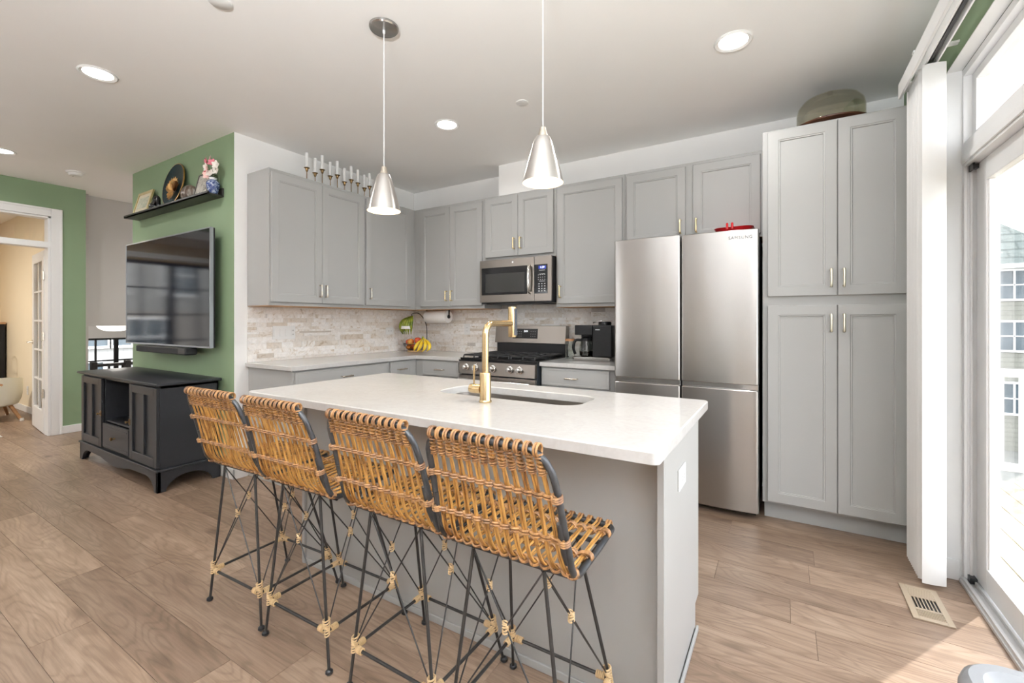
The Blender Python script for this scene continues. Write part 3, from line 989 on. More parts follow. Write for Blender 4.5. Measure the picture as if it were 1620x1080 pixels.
# island worktop with sink cut-out
SX0, SX1, SYA, SYB = 2.275, 3.005, -2.24, -1.972
n = 8
outer = rrect(1.497, 3.4335, -2.699, -1.813, .022, n)
inner = rrect(SX0, SX1, SYA, SYB, .085, n)
z0, z1, bv = .880, .914, .004
def L(poly, z, s=0, cx=0, cy=0): return [(p[0], p[1], z) for p in poly]
o1 = rrect(1.497 + bv, 3.4335 - bv, -2.699 + bv, -1.813 - bv, .020, n)
i1 = rrect(SX0 - bv, SX1 + bv, SYA - bv, SYB + bv, .088, n)
mb = MB().loops([L(outer, z0), L(outer, z1 - bv), L(o1, z1), L(i1, z1), L(inner, z1 - bv), L(inner, z0), L(outer, z0)], cap1=False)
tag(mb.build('countertop', QUARTZ, None, origin=(2.465, -2.25, z0), ang=30), 'white quartz island worktop with a sink cut-out and stool overhang', 'countertop')

# sink
s_ = thing('kitchen_sink', (2.64, -2.1, .68), 'undermount stainless steel sink set into the island worktop', 'sink')
def RR(e, r): return rrect(SX0 + e, SX1 - e, SYA + e, SYB - e, r, n)
MB().loops([L(RR(-.02, .1), .879), L(RR(.004, .082), .879), L(RR(.006, .08), .86), L(RR(.012, .075), .72), L(RR(.022, .07), .695), L(RR(.05, .05), .685), L(RR(.10, .03), .683)]).build('basin', SINKM, s_, ang=50)
MB().lathe([(.045, .684), (.045, .688), (.03, .689), (.028, .684)], (2.64, -2.06, 0)).build('drain', CHROME, s_)

# faucet
f_ = thing('faucet', (2.649, -2.345, .914), 'brushed gold kitchen faucet with a tall angular spout on the island', 'faucet')
fx, fy = 2.649, -2.345
MB().lathe([(.026, .914), (.027, .919), (.0245, .923), (.0235, .927), (.0235, 1.034), (.022, 1.037), (.0148, 1.037)], (fx, fy, 0)).build('base', GOLD, f_)
pts = [(fx, fy, 1.03), (fx, fy, 1.19)] + [(fx, fy + .05 - .05 * cos(q), 1.19 + .05 * sin(q)) for q in [pi / 2 * k / 10 for k in range(1, 11)]] + [(fx, fy + .20, 1.24)]
MB().tube(pts, .0138, 20).build('spout', GOLD, f_)
hy = fy + .215
h_ = MB().lathe([(.012, 1.176), (.0185, 1.178), (.0195, 1.182), (.0195, 1.312), (.0185, 1.315), (.001, 1.315)], (fx, hy, 0), n=28).build('spray_head', GOLD, f_)
MB().box(fx + .012, fx + .0205, hy - .011, hy + .011, 1.185, 1.308).build('button_strip', mat('dark_strip', rough=.2, metal=.6, build=paint((.10, .11, .13), .05)), h_, bevel=.002)
l_ = MB().lathe([(.0185, -.075), (.0195, -.072), (.0195, -.046), (.0185, -.045), (.0185, -.043), (.0195, -.042), (.0195, -.020)], (fx, fy, .967), 'x', 24).build('handle', GOLD, f_)
MB().tube([(fx - .058, fy, .98), (fx - .058, fy, 1.065)], .0042, 10).build('lever', GOLD, l_)

outlet_plate('left', -2.228, .708, .115, .072, IX1 + .0005, 'white outlet plate on the end panel of the kitchen island', 'h')

# ================================================================= refrigerator
c = thing('refrigerator', (3.11, -.36, 0), 'stainless steel four-door fridge with a red tray on top', 'refrigerator')
FX0, FX1 = 2.65, 3.574
DARK = mat('fridge_side_grey', rough=.45, metal=.3, build=paint((.060, .064, .075), .03))
MB().box(FX0 + .004, FX1 - .004, -.62, -.03, .045, 1.805).build('cabinet_body', DARK, c, bevel=.004)


def fridge_door(name, x0, x1, z0, z1, yf=-.707, yb=-.628):
    w_ = x1 - x0; m_ = (x0 + x1) / 2; pl = []
    r = .014
    pl += [(x0, yb)]
    pl += [(x0 + r - r * cos(q), yf + .004 + r - r * sin(q)) for q in [pi / 2 * k / 5 for k in range(6)]]
    for k in range(1, 16):
        t = -1 + 2 * k / 16
        pl.append((m_ + t * (w_ / 2 - r), yf + .012 * t * t - .008))
    pl += [(x1 - r + r * sin(q), yf + .004 + r - r * cos(q)) for q in [pi / 2 * k / 5 for k in range(6)]]
    pl += [(x1, yb)]
    ins = lambda e: [(m_ + (p[0] - m_) * (1 - e / w_ * 2), p[1] + (e if p[1] < yb - .01 else 0)) for p in pl]
    lo = [[(p[0], p[1], z) for p in q] for q, z in ((ins(.003), z0), (pl, z0 + .004), (pl, z1 - .004), (ins(.003), z1))]
    return MB().loops(lo, cap0=True).build(name, STEEL, c, ang=21)


fm = 3.1115
fridge_door('door', FX0, fm - .003, .848, 1.832)
dr = fridge_door('door', fm + .003, FX1, .848, 1.828)
fridge_door('door', FX0, fm - .003, .045, .812)
fridge_door('door', fm + .003, FX1, .045, .812)
for a, b in ((FX0 + .004, fm - .006), (fm + .006, FX1 - .004)):
    MB().box(a, b, -.680, -.629, .813, .846).build('handle_recess', CHROME, c, bevel=.002)
MB().box(FX0 + .02, FX1 - .02, -.60, -.05, 0, .045).build('plinth', BLACKP, c)
for hx_ in (FX0 + .01, FX1 - .08): MB().box(hx_, hx_ + .07, -.627, -.606, 1.8055, 1.83).build('hinge_cover', DARK, c, bevel=.003)
text_part('logo', 'SAMSUNG', .027, (3.472, -.7113, 1.778), (R(90), 0, .067), mat('logo_grey', rough=.4, metal=.4, build=paint((.10, .10, .10), .02)), dr, space=1.15)

r_ = thing('tray', (3.42, -.5, 1.81), 'red plastic tray with two raised clips on top of the fridge', 'tray')
RED = mat('red_plastic', rough=.3, build=paint((.55, .012, .015), .05))
lo = [[(p[0], p[1], z) for p in rrect(3.305 + e, 3.535 - e, -.60 + e, -.30 - e, .05)] for e, z in ((.03, 1.807), (.0, 1.868), (-.004, 1.872), (.004, 1.874), (.034, 1.815))]
MB().loops(lo, cap0=True).build('tray_body', RED, r_)
for x in (3.385, 3.415):
    MB().tube([(x, -.600, 1.86), (x, -.602, 1.888), (x, -.600, 1.894), (x, -.592, 1.888), (x, -.592, 1.862)], .0075, 8).build('clip', RED, r_)

# ================================================================= microwave
c = thing('microwave', (1.61, -.2, 1.41), 'stainless over-the-range microwave with a black glass window and keypad', 'microwave')
mx0, mx1, mz0, mz1 = 1.233, 1.991, 1.412, 1.820
MB().box(mx0 + .003, mx1 - .003, -.375, -.014, mz0, mz1).build('casing', BLACKP, c, bevel=.002)
MB().box(mx0, 1.820, -.40, -.376, mz0 + .012, mz1).build('door', STEEL2, c, bevel=.003)
MB().box(1.8225, mx1, -.40, -.376, mz0 + .012, mz1).build('control_fascia', STEEL2, c, bevel=.003)
MB().box(1.255, 1.752, -.4018, -.399, 1.492, 1.747).build('window', BLACKG, c, bevel=.002)
MB().box(1.300, 1.725, -.4022, -.4015, 1.515, 1.69).build('window_mesh', mat('oven_mesh', rough=.12, build=paint((.030, .030, .028), .1)), c)
k_ = MB().box(1.8235, 1.955, -.4022, -.399, 1.492, 1.747).build('keypad', BLACKG, c, bevel=.002)
mb = MB()
for rr in range(4):
    for cc in range(3): mb.box(1.866 + cc * .028, 1.877 + cc * .028, -.4028, -.4021, 1.510 + rr * .021, 1.517 + rr * .021)
for rr in range(3):
    for cc in range(4): mb.box(1.862 + cc * .021, 1.868 + cc * .021, -.4028, -.4021, 1.612 + rr * .02, 1.616 + rr * .02)
for z_ in (1.598, 1.66, 1.693): mb.box(1.872, 1.93, -.4028, -.4021, z_, z_ + .003)
mb.build('key_legends', mat('legend_white', (.7, .7, .7), .5), k_)
MB().box(1.866, 1.94, -.4026, -.4021, 1.706, 1.734).build('display', mat('blue_display', (.01, .015, .08), .2, emit=(.03, .06, .5), es=.5), k_)
text_part('display_digits', '1:29', .026, (1.903, -.403, 1.720), (R(90), 0, 0), mat('lit_digits', (.7, .75, 1), .4, emit=(.7, .78, 1), es=1.6), k_, extrude=.0002)
MB().tube([(1.780, -.400, 1.50), (1.780, -.428, 1.515), (1.780, -.436, 1.58), (1.780, -.438, 1.62), (1.780, -.436, 1.67), (1.780, -.428, 1.73), (1.780, -.400, 1.745)], .012, 12).build('handle', CHROME, c)
MB().box(mx0 + .05, mx1 - .1, -.36, -.10, mz0 - .006, mz0).build('vent_grille', CASTIRON, c)
MB().lathe([(.009, -.402), (.009, -.4005)], (1.60, 0, 1.786), 'y', 20).build('badge', CHROME, c)

# ================================================================= range
c = thing('gas_range', (1.6, -.33, 0), 'stainless gas range with black grates between the base cabinets', 'range')
rx0, rx1 = 1.2085, 1.9905
SIDE = mat('range_side', rough=.4, metal=.3, build=paint((.03, .035, .042), .05))
MB().box(rx0 + .002, rx1 - .002, -.655, -.03, .05, .905).build('range_body', SIDE, c, bevel=.002)
MB().box(rx0, rx1, -.668, -.03, .905, .922).build('cooktop', BLACKG, c, bevel=.003)
MB().prism([(-.655, .782), (-.700, .782), (-.690, .893), (-.655, .893)], 'x', rx0 + .004, rx1 - .004).build('control_panel', STEEL2, c, bevel=.002)
MB().box(rx0 + .002, rx1 - .002, -.694, -.656, .893, .905).build('front_lip', BLACKG, c, bevel=.002)
for x in (1.297, 1.398, 1.583, 1.755, 1.848):
    k_ = MB().lathe([(.031, -.697), (.031, -.702), (.027, -.704)], (x, 0, .842), 'y', 24).lathe([(.022, -.703), (.0225, -.716), (.020, -.735), (.017, -.737)], (x, 0, .842), 'y', 24)
    k_ = k_.build('knob', CHROME, c)
    MB().box(x - .0055, x + .0055, -.746, -.734, .842 - .02, .842 + .02).build('knob_grip', CHROME, k_, bevel=.002)
g_ = MB()
for gx0, gx1 in ((1.225, 1.475), (1.478, 1.722), (1.725, 1.975)):
    for yy in (-.635, -.50, -.36, -.22, -.12): g_.tube([(gx0 + .01, yy, .944), (gx1 - .01, yy, .944)], .0075, 6)
    for xx in (gx0 + .01, (gx0 + gx1) / 2, gx1 - .01):
        g_.tube([(xx, -.655, .925), (xx, -.645, .944), (xx, -.12, .944), (xx, -.115, .925)], .0075, 6)
    g = MB(); g.v, g.f, g.m, g.c = g_.v, g_.f, g_.m, g_.c
    g.build('grate', CASTIRON, c); g_ = MB()
for bx, by in ((1.35, -.5), (1.35, -.24), (1.6, -.37), (1.85, -.5), (1.85, -.24)):
    MB().lathe([(.05, .922), (.05, .928), (.032, .930), (.032, .938), (.001, .939)], (bx, by, 0), n=20).build('burner', CASTIRON, c)
b_ = MB().prism([(-.025, .915), (-.082, .915), (-.082, 1.045), (-.025, 1.045)], 'x', rx0 + .012, rx1 - .012).build('backguard_base', BLACKP, c, bevel=.003)
b_ = MB().prism([(-.025, 1.035), (-.108, 1.035), (-.086, 1.205), (-.025, 1.205)], 'x', rx0 + .002, rx1 - .002).build('backguard', STEEL2, c, bevel=.004)
MB().prism([(-.08, 1.08), (-.1045, 1.08), (-.0922, 1.175), (-.08, 1.175)], 'x', 1.42, 1.695).build('control_display', BLACKG, b_)
mb = MB()
for rr in range(3):
    for cc in list(range(4)) + list(range(8, 11)):
        zz = 1.10 + rr * .022; yy = -.1045 + (zz - 1.08) * .1295 - .0006
        mb.box(1.445 + cc * .022, 1.449 + cc * .022, yy - .0006, yy + .002, zz, zz + .004)
mb.build('key_legends', MATS['legend_white'], b_)
text_part('display_digits', '2:04', .026, (1.565, -.0965, 1.150), (R(90 - 7.4), 0, 0), mat('white_digits', (.9, .9, .9), .4, emit=(.9, .95, 1), es=1.2), b_, extrude=.0002)
od = MB().box(rx0 + .004, rx1 - .004, -.690, -.656, .215, .770).build('oven_door', STEEL2, c, bevel=.003)
MB().box(rx0 + .1, rx1 - .1, -.693, -.689, .31, .62).build('oven_window', BLACKG, od)
MB().tube([(rx0 + .07, -.69, .735), (rx0 + .07, -.735, .735)], .008).tube([(rx1 - .07, -.69, .735), (rx1 - .07, -.735, .735)], .008).tube([(rx0 + .03, -.735, .735), (rx1 - .03, -.735, .735)], .012, 12).build('oven_handle', CHROME, od)
MB().box(rx0 + .004, rx1 - .004, -.686, -.656, .055, .205).build('warming_drawer', STEEL2, c, bevel=.003)
MB().box(rx0 + .03, rx1 - .03, -.62, -.05, 0, .05).build('plinth', BLACKP, c)

# ================================================================= things on the counters
# coffee maker
c = thing('coffee_maker', (2.33, -.22, .914), 'black coffee maker with a glass carafe on the counter beside the fridge', 'coffee maker')
MB().loops([[(p[0], p[1], z) for p in rrect(2.150 + e, 2.505 - e, -.335 + e, -.09 - e, .03)] for e, z in ((.004, .9145), (0, .92), (0, .942), (.004, .946))], cap0=True).build('base', STEEL, c)
MB().box(2.325, 2.497, -.30, -.095, .945, 1.215).build('brewer_tower', BLACKP, c, bevel=.012)
MB().box(2.163, 2.325, -.30, -.095, 1.13, 1.215).box(2.163, 2.325, -.155, -.095, .945, 1.13).build('brew_head', BLACKP, c, bevel=.006)
MB().lathe([(.055, 1.213), (.055, 1.235), (.05, 1.243), (.02, 1.245)], (2.40, -.2, 0)).build('lid', BLACKP, c)
MB().tube([(2.315, -.25, 1.236), (2.35, -.262, 1.246), (2.40, -.262, 1.248)], .006, 8).build('lid_handle', CHROME, c)
MB().box(2.352, 2.392, -.3012, -.2995, 1.173, 1.180).build('badge', MATS['legend_white'], c)
cf = MB().lathe([(.050, .948), (.058, .955), (.061, .99), (.056, 1.04), (.045, 1.075), (.046, 1.085)], (2.245, -.235, 0), n=28, cap1=False).build('carafe', CLEAR, c)
MB().lathe([(.0535, .952), (.057, .985), (.0565, .992), (.001, .992)], (2.245, -.235, 0), n=28).build('coffee', mat('coffee', (.012, .006, .003), .1), cf)
MB().lathe([(.047, 1.078), (.047, 1.10), (.03, 1.115), (.001, 1.118)], (2.245, -.235, 0), n=28).build('carafe_lid', BLACKP, cf)
MB().tube(smooth_path([(2.205, -.26, 1.085), (2.165, -.285, 1.08), (2.150, -.295, 1.02), (2.165, -.285, .965)], 5), .012, 8).build('carafe_handle', BLACKP, cf)
j_ = thing('glass_jar', (2.065, -.17, .914), 'small clear glass jar with a wooden lid beside the coffee maker', 'jar')
MB().lathe([(.042, .915), (.044, .92), (.044, 1.06), (.040, 1.07)], (2.065, -.17, 0), cap1=False).build('jar_body', CLEAR, j_)
MB().lathe([(.045, 1.07), (.045, 1.09), (.001, 1.091)], (2.065, -.17, 0)).build('jar_lid', mat('jar_lid_wood', rough=.5, build=wood_nodes((.35, .16, .07), (.5, .26, .12))), j_)

# paper towel roll under the wall cabinet
c = thing('paper_towel_roll', (.5, -.15, 1.296), 'white paper towel roll mounted under the wall cabinet on the back wall', 'paper towel')
MB().lathe([(.021, .345), (.066, .345), (.068, .349), (.068, .641), (.066, .645), (.021, .645)], (0, -.15, 1.295), 'x', 40, cap0=False, cap1=False).build('paper', PAPER, c)
MB().lathe([(.019, .335), (.019, .655)], (0, -.15, 1.295), 'x', 20).build('core', BLACKP, c)
MB().box(.334, .338, -.165, -.135, 1.29, 1.3715).box(.652, .656, -.158, -.142, 1.29, 1.3715).build('holder_arm', IRON, c)

# fruit basket with banana hook
bx_, by_ = .255, -.245
c = thing('fruit_basket', (bx_, by_, .914), 'black wire fruit basket with a banana hook in the counter corner', 'basket')
mb = MB()
def ring(mb, r, z, t): mb.tube([(bx_ + r * cos(2 * pi * k / 32), by_ + r * sin(2 * pi * k / 32), z) for k in range(32)], t, 6, closed=True)
for r, z in ((.075, .936), (.098, .955), (.118, .98), (.128, 1.0)): ring(mb, r, z, .0022 if z < 1 else .0035)
for k in range(20):
    q = 2 * pi * k / 20
    mb.tube([(bx_ + r * cos(q), by_ + r * sin(q), z) for r, z in ((.012, .93), (.075, .934), (.098, .955), (.118, .98), (.128, 1.0))], .0016, 5)
mb.build('wire_bowl', IRON, c)
MB().lathe([(.085, .9145), (.088, .918), (.088, .926), (.08, .930)], (bx_, by_, 0)).build('wooden_base', mat('base_wood', rough=.5, build=wood_nodes((.55, .36, .18), (.68, .48, .27))), c)
MB().tube(smooth_path([(bx_ + .05, by_ + .115, .935), (bx_ + .055, by_ + .125, 1.05), (bx_ + .05, by_ + .115, 1.22), (bx_ + .02, by_ + .05, 1.325), (bx_ - .01, by_ - .01, 1.335), (bx_ - .025, by_ - .035, 1.315), (bx_ - .012, by_ - .02, 1.30)], 5), .0045, 8).build('banana_hook', IRON, c)


def fruit(name, x, y, z, r, m, label, stem=True, cat='apple', grp=None, sc=(1, 1, .92)):
    f = thing(name, (x, y, z), label, cat, grp)
    prof = [(1e-4, -.80), (.25, -.92), (.55, -.86), (.86, -.52), (1, 0), (.93, .42), (.66, .78), (.35, .88), (.14, .80), (1e-4, .70)]
    MB().lathe([(a * r, b * r) for a, b in prof], (x, y, z), n=20).build('fruit_body', m, f, ang=80)
    if stem: MB().tube([(x, y, z + .68 * r), (x + .004, y, z + 1.12 * r)], .0016, 5).build('stem', IRON, f)
    return f


def fruit_mat(name, a, b_):
    def f(t, b):
        n = noise(t, coords(t, (1, 1, 1)), 14, 3, .6, .4)
        t.links.new(ramp(t, n, [(.35, a), (.62, b_)]), b.inputs['Base Color'])
    return mat(name, rough=.25, build=f)


APR = fruit_mat('red_apple_skin', (.45, .02, .015), (.55, .10, .03))
APY = fruit_mat('red_yellow_apple_skin', (.50, .05, .02), (.68, .38, .06))
ORG = fruit_mat('mandarin_skin', (.75, .20, .015), (.80, .27, .02))
for (x, y, z, r, m, nm, lb, ct) in (
        (.270, -.275, 1.037, .038, APR, 'apple', 'red apple resting highest in the fruit basket, nearest the bananas', 'apple'),
        (.190, -.300, 1.022, .038, APY, 'apple', 'red and yellow streaked apple in the middle of the basket', 'apple'),
        (.122, -.255, 1.016, .036, APR, 'apple', 'red apple at the left edge of the fruit basket', 'apple'),
        (.205, -.185, 1.025, .037, APY, 'apple', 'yellow and red apple at the back of the basket, half hidden', 'apple'),
        (.232, -.283, .970, .034, APR, 'apple', 'dark red apple low in the basket against the front wires', 'apple'),
        (.158, -.300, .962, .026, ORG, 'mandarin', 'small orange mandarin low in the basket behind the front wires', 'mandarin'),
        (.140, -.232, .962, .026, ORG, 'mandarin', 'small orange mandarin at the far left bottom of the basket', 'mandarin')):
    fruit(nm, x + .05, y, z, r, m, lb, cat=ct, stem=ct == 'apple')


def banana(mb, p0, p1, bulge, r):
    P0, P1, Bv = Vector(p0), Vector(p1), Vector(bulge)
    pts = [P0.lerp(P1, t) + Bv * (4 * t * (1 - t)) for t in [k / 12 for k in range(13)]]
    rs = [r * q for q in (.28, .32, .62, .88, .98, 1, 1, 1, .97, .88, .66, .36, .2)]
    mb.tube(pts, rs, 7)


YEL = fruit_mat('yellow_banana_skin', (.75, .48, .02), (.82, .60, .05))
GRN = fruit_mat('green_banana_skin', (.075, .12, .010), (.24, .27, .022))
TIP = mat('banana_tip', rough=.6, build=paint((.07, .05, .02), .2, 40))
c = thing('banana_bunch', (.52, -.34, .935), 'ripe yellow bananas leaning on the side of the fruit basket', 'bananas')
st = Vector((.425, -.33, 1.055))
for k, (ex, ey, ez, bx2, by2) in enumerate(((.245, -.415, .938, -.0, -.02), (.300, -.43, .934, .04, -.03), (.352, -.41, .934, .065, -.03), (.392, -.385, .936, .075, -.02))):
    mb = MB(); banana(mb, st + Vector((k * .012, 0, k * .004)), (ex + .155, ey, ez), (bx2, by2, -.005), .0185)
    mb.build('banana', YEL, c, ang=70)
MB().tube([st + Vector((.015, 0, -.005)), st + Vector((.012, .01, .03))], [.014, .008], 8).build('bunch_stem', GRN, c)
c = thing('banana_bunch', (.23, -.27, 1.10), 'green bananas with a white label band hanging from the basket hook', 'bananas')
st = Vector((bx_ - .020, by_ - .028, 1.305))
for k in range(6):
    q = k / 5 * 2 - 1
    mb = MB(); banana(mb, st + Vector((q * .012, 0, -.005)), st + Vector((q * .062 - .03, -.05 - .02 * (1 - q * q), -.20)), (q * .04 + .005, -.055, .02), .0165)
    mb.build('banana', GRN, c, ang=70)
MB().tube([st, st + Vector((0, -.004, -.03))], [.007, .018], 8).build('bunch_stem', GRN, c)
MB().loops([[(st.x + a * cos(q) * 1 - .005, st.y - .075 + b2 * sin(q), zz) for q in [2 * pi * k / 24 for k in range(24)]] for a, b2, zz in ((.068, .045, 1.195), (.074, .048, 1.165))], cap1=False).build('label_band', PAPER, c)

# candle holders and candles on the left wall cabinet
CH = [(-1.527, .120, 'tall'), (-1.448, .098, 'short'), (-1.377, .146, 'tall'), (-1.296, .112, 'short'), (-1.222, .142, 'tall'),
      (-1.144, .100, 'short'), (-1.068, .140, 'tall'), (-.992, .130, 'middling'), (-.914, .102, 'short'), (-.850, .135, 'tall')]
ORD = ['first', 'second', 'third', 'fourth', 'fifth', 'sixth', 'seventh', 'eighth', 'ninth', 'tenth']
for k, (yy, hh, nm) in enumerate(CH):
    xx, zb = .225, UT
    c = thing('candle_holder', (xx, yy, zb), '%s slim brass candle holder, %s from the left on the wall cabinet' % (nm, ORD[k]), 'candle holder', 'brass candle holders')
    MB().lathe([(.030, zb + .0005), (.030, zb + .004), (.006, zb + .010), (.0035, zb + .02), (.0035, zb + hh - .03)], (xx, yy, 0), n=16).build('stem', OLDBRASS, c)
    MB().lathe([(.004, zb + hh - .034), (.008, zb + hh - .030), (.012, zb + hh - .016), (.014, zb + hh - .006), (.024, zb + hh), (.023, zb + hh + .002), (.012, zb + hh - .002), (.001, zb + hh - .002)], (xx, yy, 0), n=20).build('cup', OLDBRASS, c)
    cz = zb + hh
    cd_ = thing('candle', (xx, yy, cz), 'white pillar candle in the %s brass holder from the left' % ORD[k], 'candle', 'white candles')
    top = min(cz + .128, CZ - .012)
    MB().lathe([(.0115, cz - .0015), (.013, cz + .004), (.013, top - .002), (.011, top), (.001, top - .001)], (xx, yy, 0), n=16).build('wax', WAX, cd_)
    MB().tube([(xx, yy, top - .002), (xx + .001, yy, top + .006)], .0009, 5).build('wick', BLACKP, cd_)

# wooden board and glass dome on the pantry
c = thing('cake_board', (3.955, -.44, 2.4385), 'dark round wooden board on top of the pantry cabinet', 'board')
MB().lathe([(.10, 2.439), (.175, 2.447), (.20, 2.462), (.203, 2.470), (.195, 2.474), (.001, 2.474)], (3.955, -.44, 0), n=48).build('board', mat('walnut', rough=.35, build=wood_nodes((.045, .016, .008), (.12, .045, .02), (3, 18, 18))), c)
c = thing('glass_dome', (3.955, -.44, 2.474), 'tinted glass cloche standing on the wooden board above the pantry', 'cloche')
prof = [(.178, 2.475), (.179, 2.56), (.170, 2.60), (.145, 2.632), (.10, 2.652), (.05, 2.660), (.012, 2.662)]
MB().lathe(prof + [(a - .004, max(b - .003, 2.475)) for a, b in prof[::-1]], (3.955, -.44, 0), n=48, cap0=False, cap1=False).build('dome', AMBER, c)
MB().lathe([(.012, 2.66), (.010, 2.668), (.018, 2.678), (.012, 2.688), (.001, 2.689)], (3.955, -.44, 0), n=20).build('dome_knob', AMBER, c)

# ================================================================= television wall
c = thing('television', (-.987, -2.08, 1.035), 'large wall-mounted black flat screen television on the green wall', 'television')
tx0, tx1, tz0, tz1, ty = -1.81, -.163, 1.037, 1.993, -2.10
MB().box(tx0, tx1, ty + .001, ty + .035, tz0, tz1).build('housing', BLACKP, c, bevel=.004)
MB().box(tx0 + .008, tx1 - .008, ty - .0015, ty + .0015, tz0 + .010, tz1 - .008).build('screen', SCREEN, c)
mb = MB().box(tx0, tx1, ty - .004, ty + .02, tz0 - .004, tz0 + .009).box(tx0 - .003, tx0 + .007, ty - .004, ty + .02, tz0, tz1).box(tx1 - .007, tx1 + .003, ty - .004, ty + .02, tz0, tz1).box(tx0, tx1, ty - .004, ty + .02, tz1 - .007, tz1 + .003)
mb.build('bezel', mat('bezel_metal', rough=.3, metal=.9, build=paint((.35, .37, .40), .03)), c)
MB().box(-1.25, -.72, ty + .035, -2.0045, 1.35, 1.70).build('wall_bracket', IRON, c)
c = thing('soundbar', (-.96, -2.08, .96), 'short black soundbar fixed below the television', 'soundbar')
MB().box(-1.44, -.47, -2.15, -2.055, .968, 1.028).build('soundbar_body', BLACKP, c, bevel=.012)
MB().box(-1.425, -.60, -2.1512, -2.149, .975, 1.021).build('speaker_cloth', mat('speaker_cloth', rough=.9, build=paint((.02, .02, .022), .3, 300)), c)
MB().box(-1.1, -.8, -2.07, -2.0045, 1.0, 1.034).build('soundbar_bracket', IRON, c)

c = thing('wall_shelf', (-.98, -2.07, 2.25), 'long dark floating ledge shelf on the green wall above the television', 'shelf')
sx0, sx1 = -1.80, -.155
sy = -2.125
MB().box(sx0, sx1, sy, -2.004, 2.250, 2.262).build('shelf_board', SHELFM, c, bevel=.001)
MB().box(sx0, sx1, sy, sy + .012, 2.25, 2.275).build('front_lip', SHELFM, c, bevel=.001)
MB().box(sx0, sx1, -2.016, -2.0045, 2.262, 2.321).build('back_rail', SHELFM, c, bevel=.001)

# things on the shelf
SZ = 2.2625
def leaning_frame(name, x0, x1, h, lean, yb, fw, fm, pm, label, art=None, z=SZ):
    """picture frame leaning back on the rail"""
    xm = (x0 + x1) / 2
    c = thing(name, (xm, yb, z), label, 'picture frame')
    cl, sl_ = cos(lean), sin(lean)
    def Tr(mb):
        mb.v = [(x, yb + (y_ * cl + z_ * sl_), z + (z_ * cl - y_ * sl_) + .004) for x, y_, z_ in mb.v]; return mb
    mb = MB().box(x0, x0 + fw, -.008, .008, 0, h).box(x1 - fw, x1, -.008, .008, 0, h).box(x0 + fw, x1 - fw, -.008, .008, 0, fw).box(x0 + fw, x1 - fw, -.008, .008, h - fw, h)
    Tr(mb).build('frame', fm, c, bevel=.002)
    Tr(MB().box(x0 + fw * .8, x1 - fw * .8, -.002, .004, fw * .8, h - fw * .8)).build('picture', pm, c)
    return c, Tr


def art_nodes(a, b2, d_):
    def f(t, b):
        n = noise(t, coords(t), 18, 4, .65, 1)
        t.links.new(ramp(t, n, [(.34, d_), (.46, a), (.7, b2)]), b.inputs['Base Color'])
    return f


ART1 = mat('soft_landscape_print', rough=.6, build=art_nodes((.42, .44, .34), (.62, .60, .48), (.30, .33, .24)))
ART2 = mat('grey_photo_print', rough=.5, build=art_nodes((.45, .43, .38), (.66, .64, .58), (.10, .09, .08)))
MATB = mat('cream_mount', rough=.7, build=paint((.62, .56, .42), .02))
GFR = mat('pale_gold_frame', rough=.35, metal=.5, build=paint((.55, .45, .22), .1, 30))
fr, Tr = leaning_frame('picture_frame', -1.70, -1.375, .235, R(14), -2.088, .026, GFR, MATB, 'pale gold picture frame with a soft landscape print, nearest the stair hall')
Tr(MB().box(-1.64, -1.435, -.004, .0, .06, .175)).build('print', ART1, fr)
leaning_frame('picture_frame', -.475, -.262, .205, R(13), -2.085, .008, mat('thin_dark_frame', rough=.4, build=paint((.10, .09, .08), .05)), ART2, 'thin framed grey photo print behind the blue and white vase')

c = thing('ceramic_figurine', (-1.24, -2.075, SZ), 'glossy black rounded ceramic figurine beside the gold frame', 'figurine')
mb = MB().ball((-1.255, -2.075, SZ + .040), .042, 16, (1.25, .95, .95)).ball((-1.195, -2.075, SZ + .095), .034, 14, (1, .9, 1.1)).tube(smooth_path([(-1.25, -2.075, SZ + .06), (-1.215, -2.075, SZ + .075), (-1.195, -2.075, SZ + .09)], 4), .03, 10)
mb.tube(smooth_path([(-1.19, -2.075, SZ + .12), (-1.165, -2.075, SZ + .10), (-1.16, -2.075, SZ + .03), (-1.19, -2.075, SZ + .008)], 4), .017, 8)
mb.build('ceramic_body', BLACKG, c, ang=80)

# teal plate with a golden lotus
px, pz, pr = -.935, SZ + .172, .172
c = thing('decorative_plate', (px, -2.055, SZ), 'large dark teal plate with a golden lotus flower standing on the shelf', 'plate')
TEAL = mat('dark_teal_glaze', rough=.3, spec=.25, build=paint((.003, .020, .027), .5, 40))
GLD = mat('gold_leaf', rough=.28, metal=1, build=paint((.60, .35, .13), .25, 30))
lean = R(9)
def TP(mb):
    cl, sl_ = cos(lean), sin(lean)
    q = 1.15
    mb.v = [(px + (x - px) * q, -2.078 + y_ * cl + (z_ - SZ) * q * sl_, SZ + (z_ - SZ) * q * cl - y_ * sl_ + .003) for x, y_, z_ in mb.v]; return mb
TP(MB().lathe([(.001, .012), (.10, .012), (.160, -.004), (.168, -.006), (.168, .0), (.10, .018), (.001, .018)], (px, 0, pz), 'y', 48)).build('plate_body', TEAL, c)
TP(MB().lathe([(.166, -.0075), (.172, -.006), (.172, .002), (.166, -.002)], (px, 0, pz), 'y', 48, cap0=False, cap1=False)).build('gold_rim', GLD, c)
mb = MB()
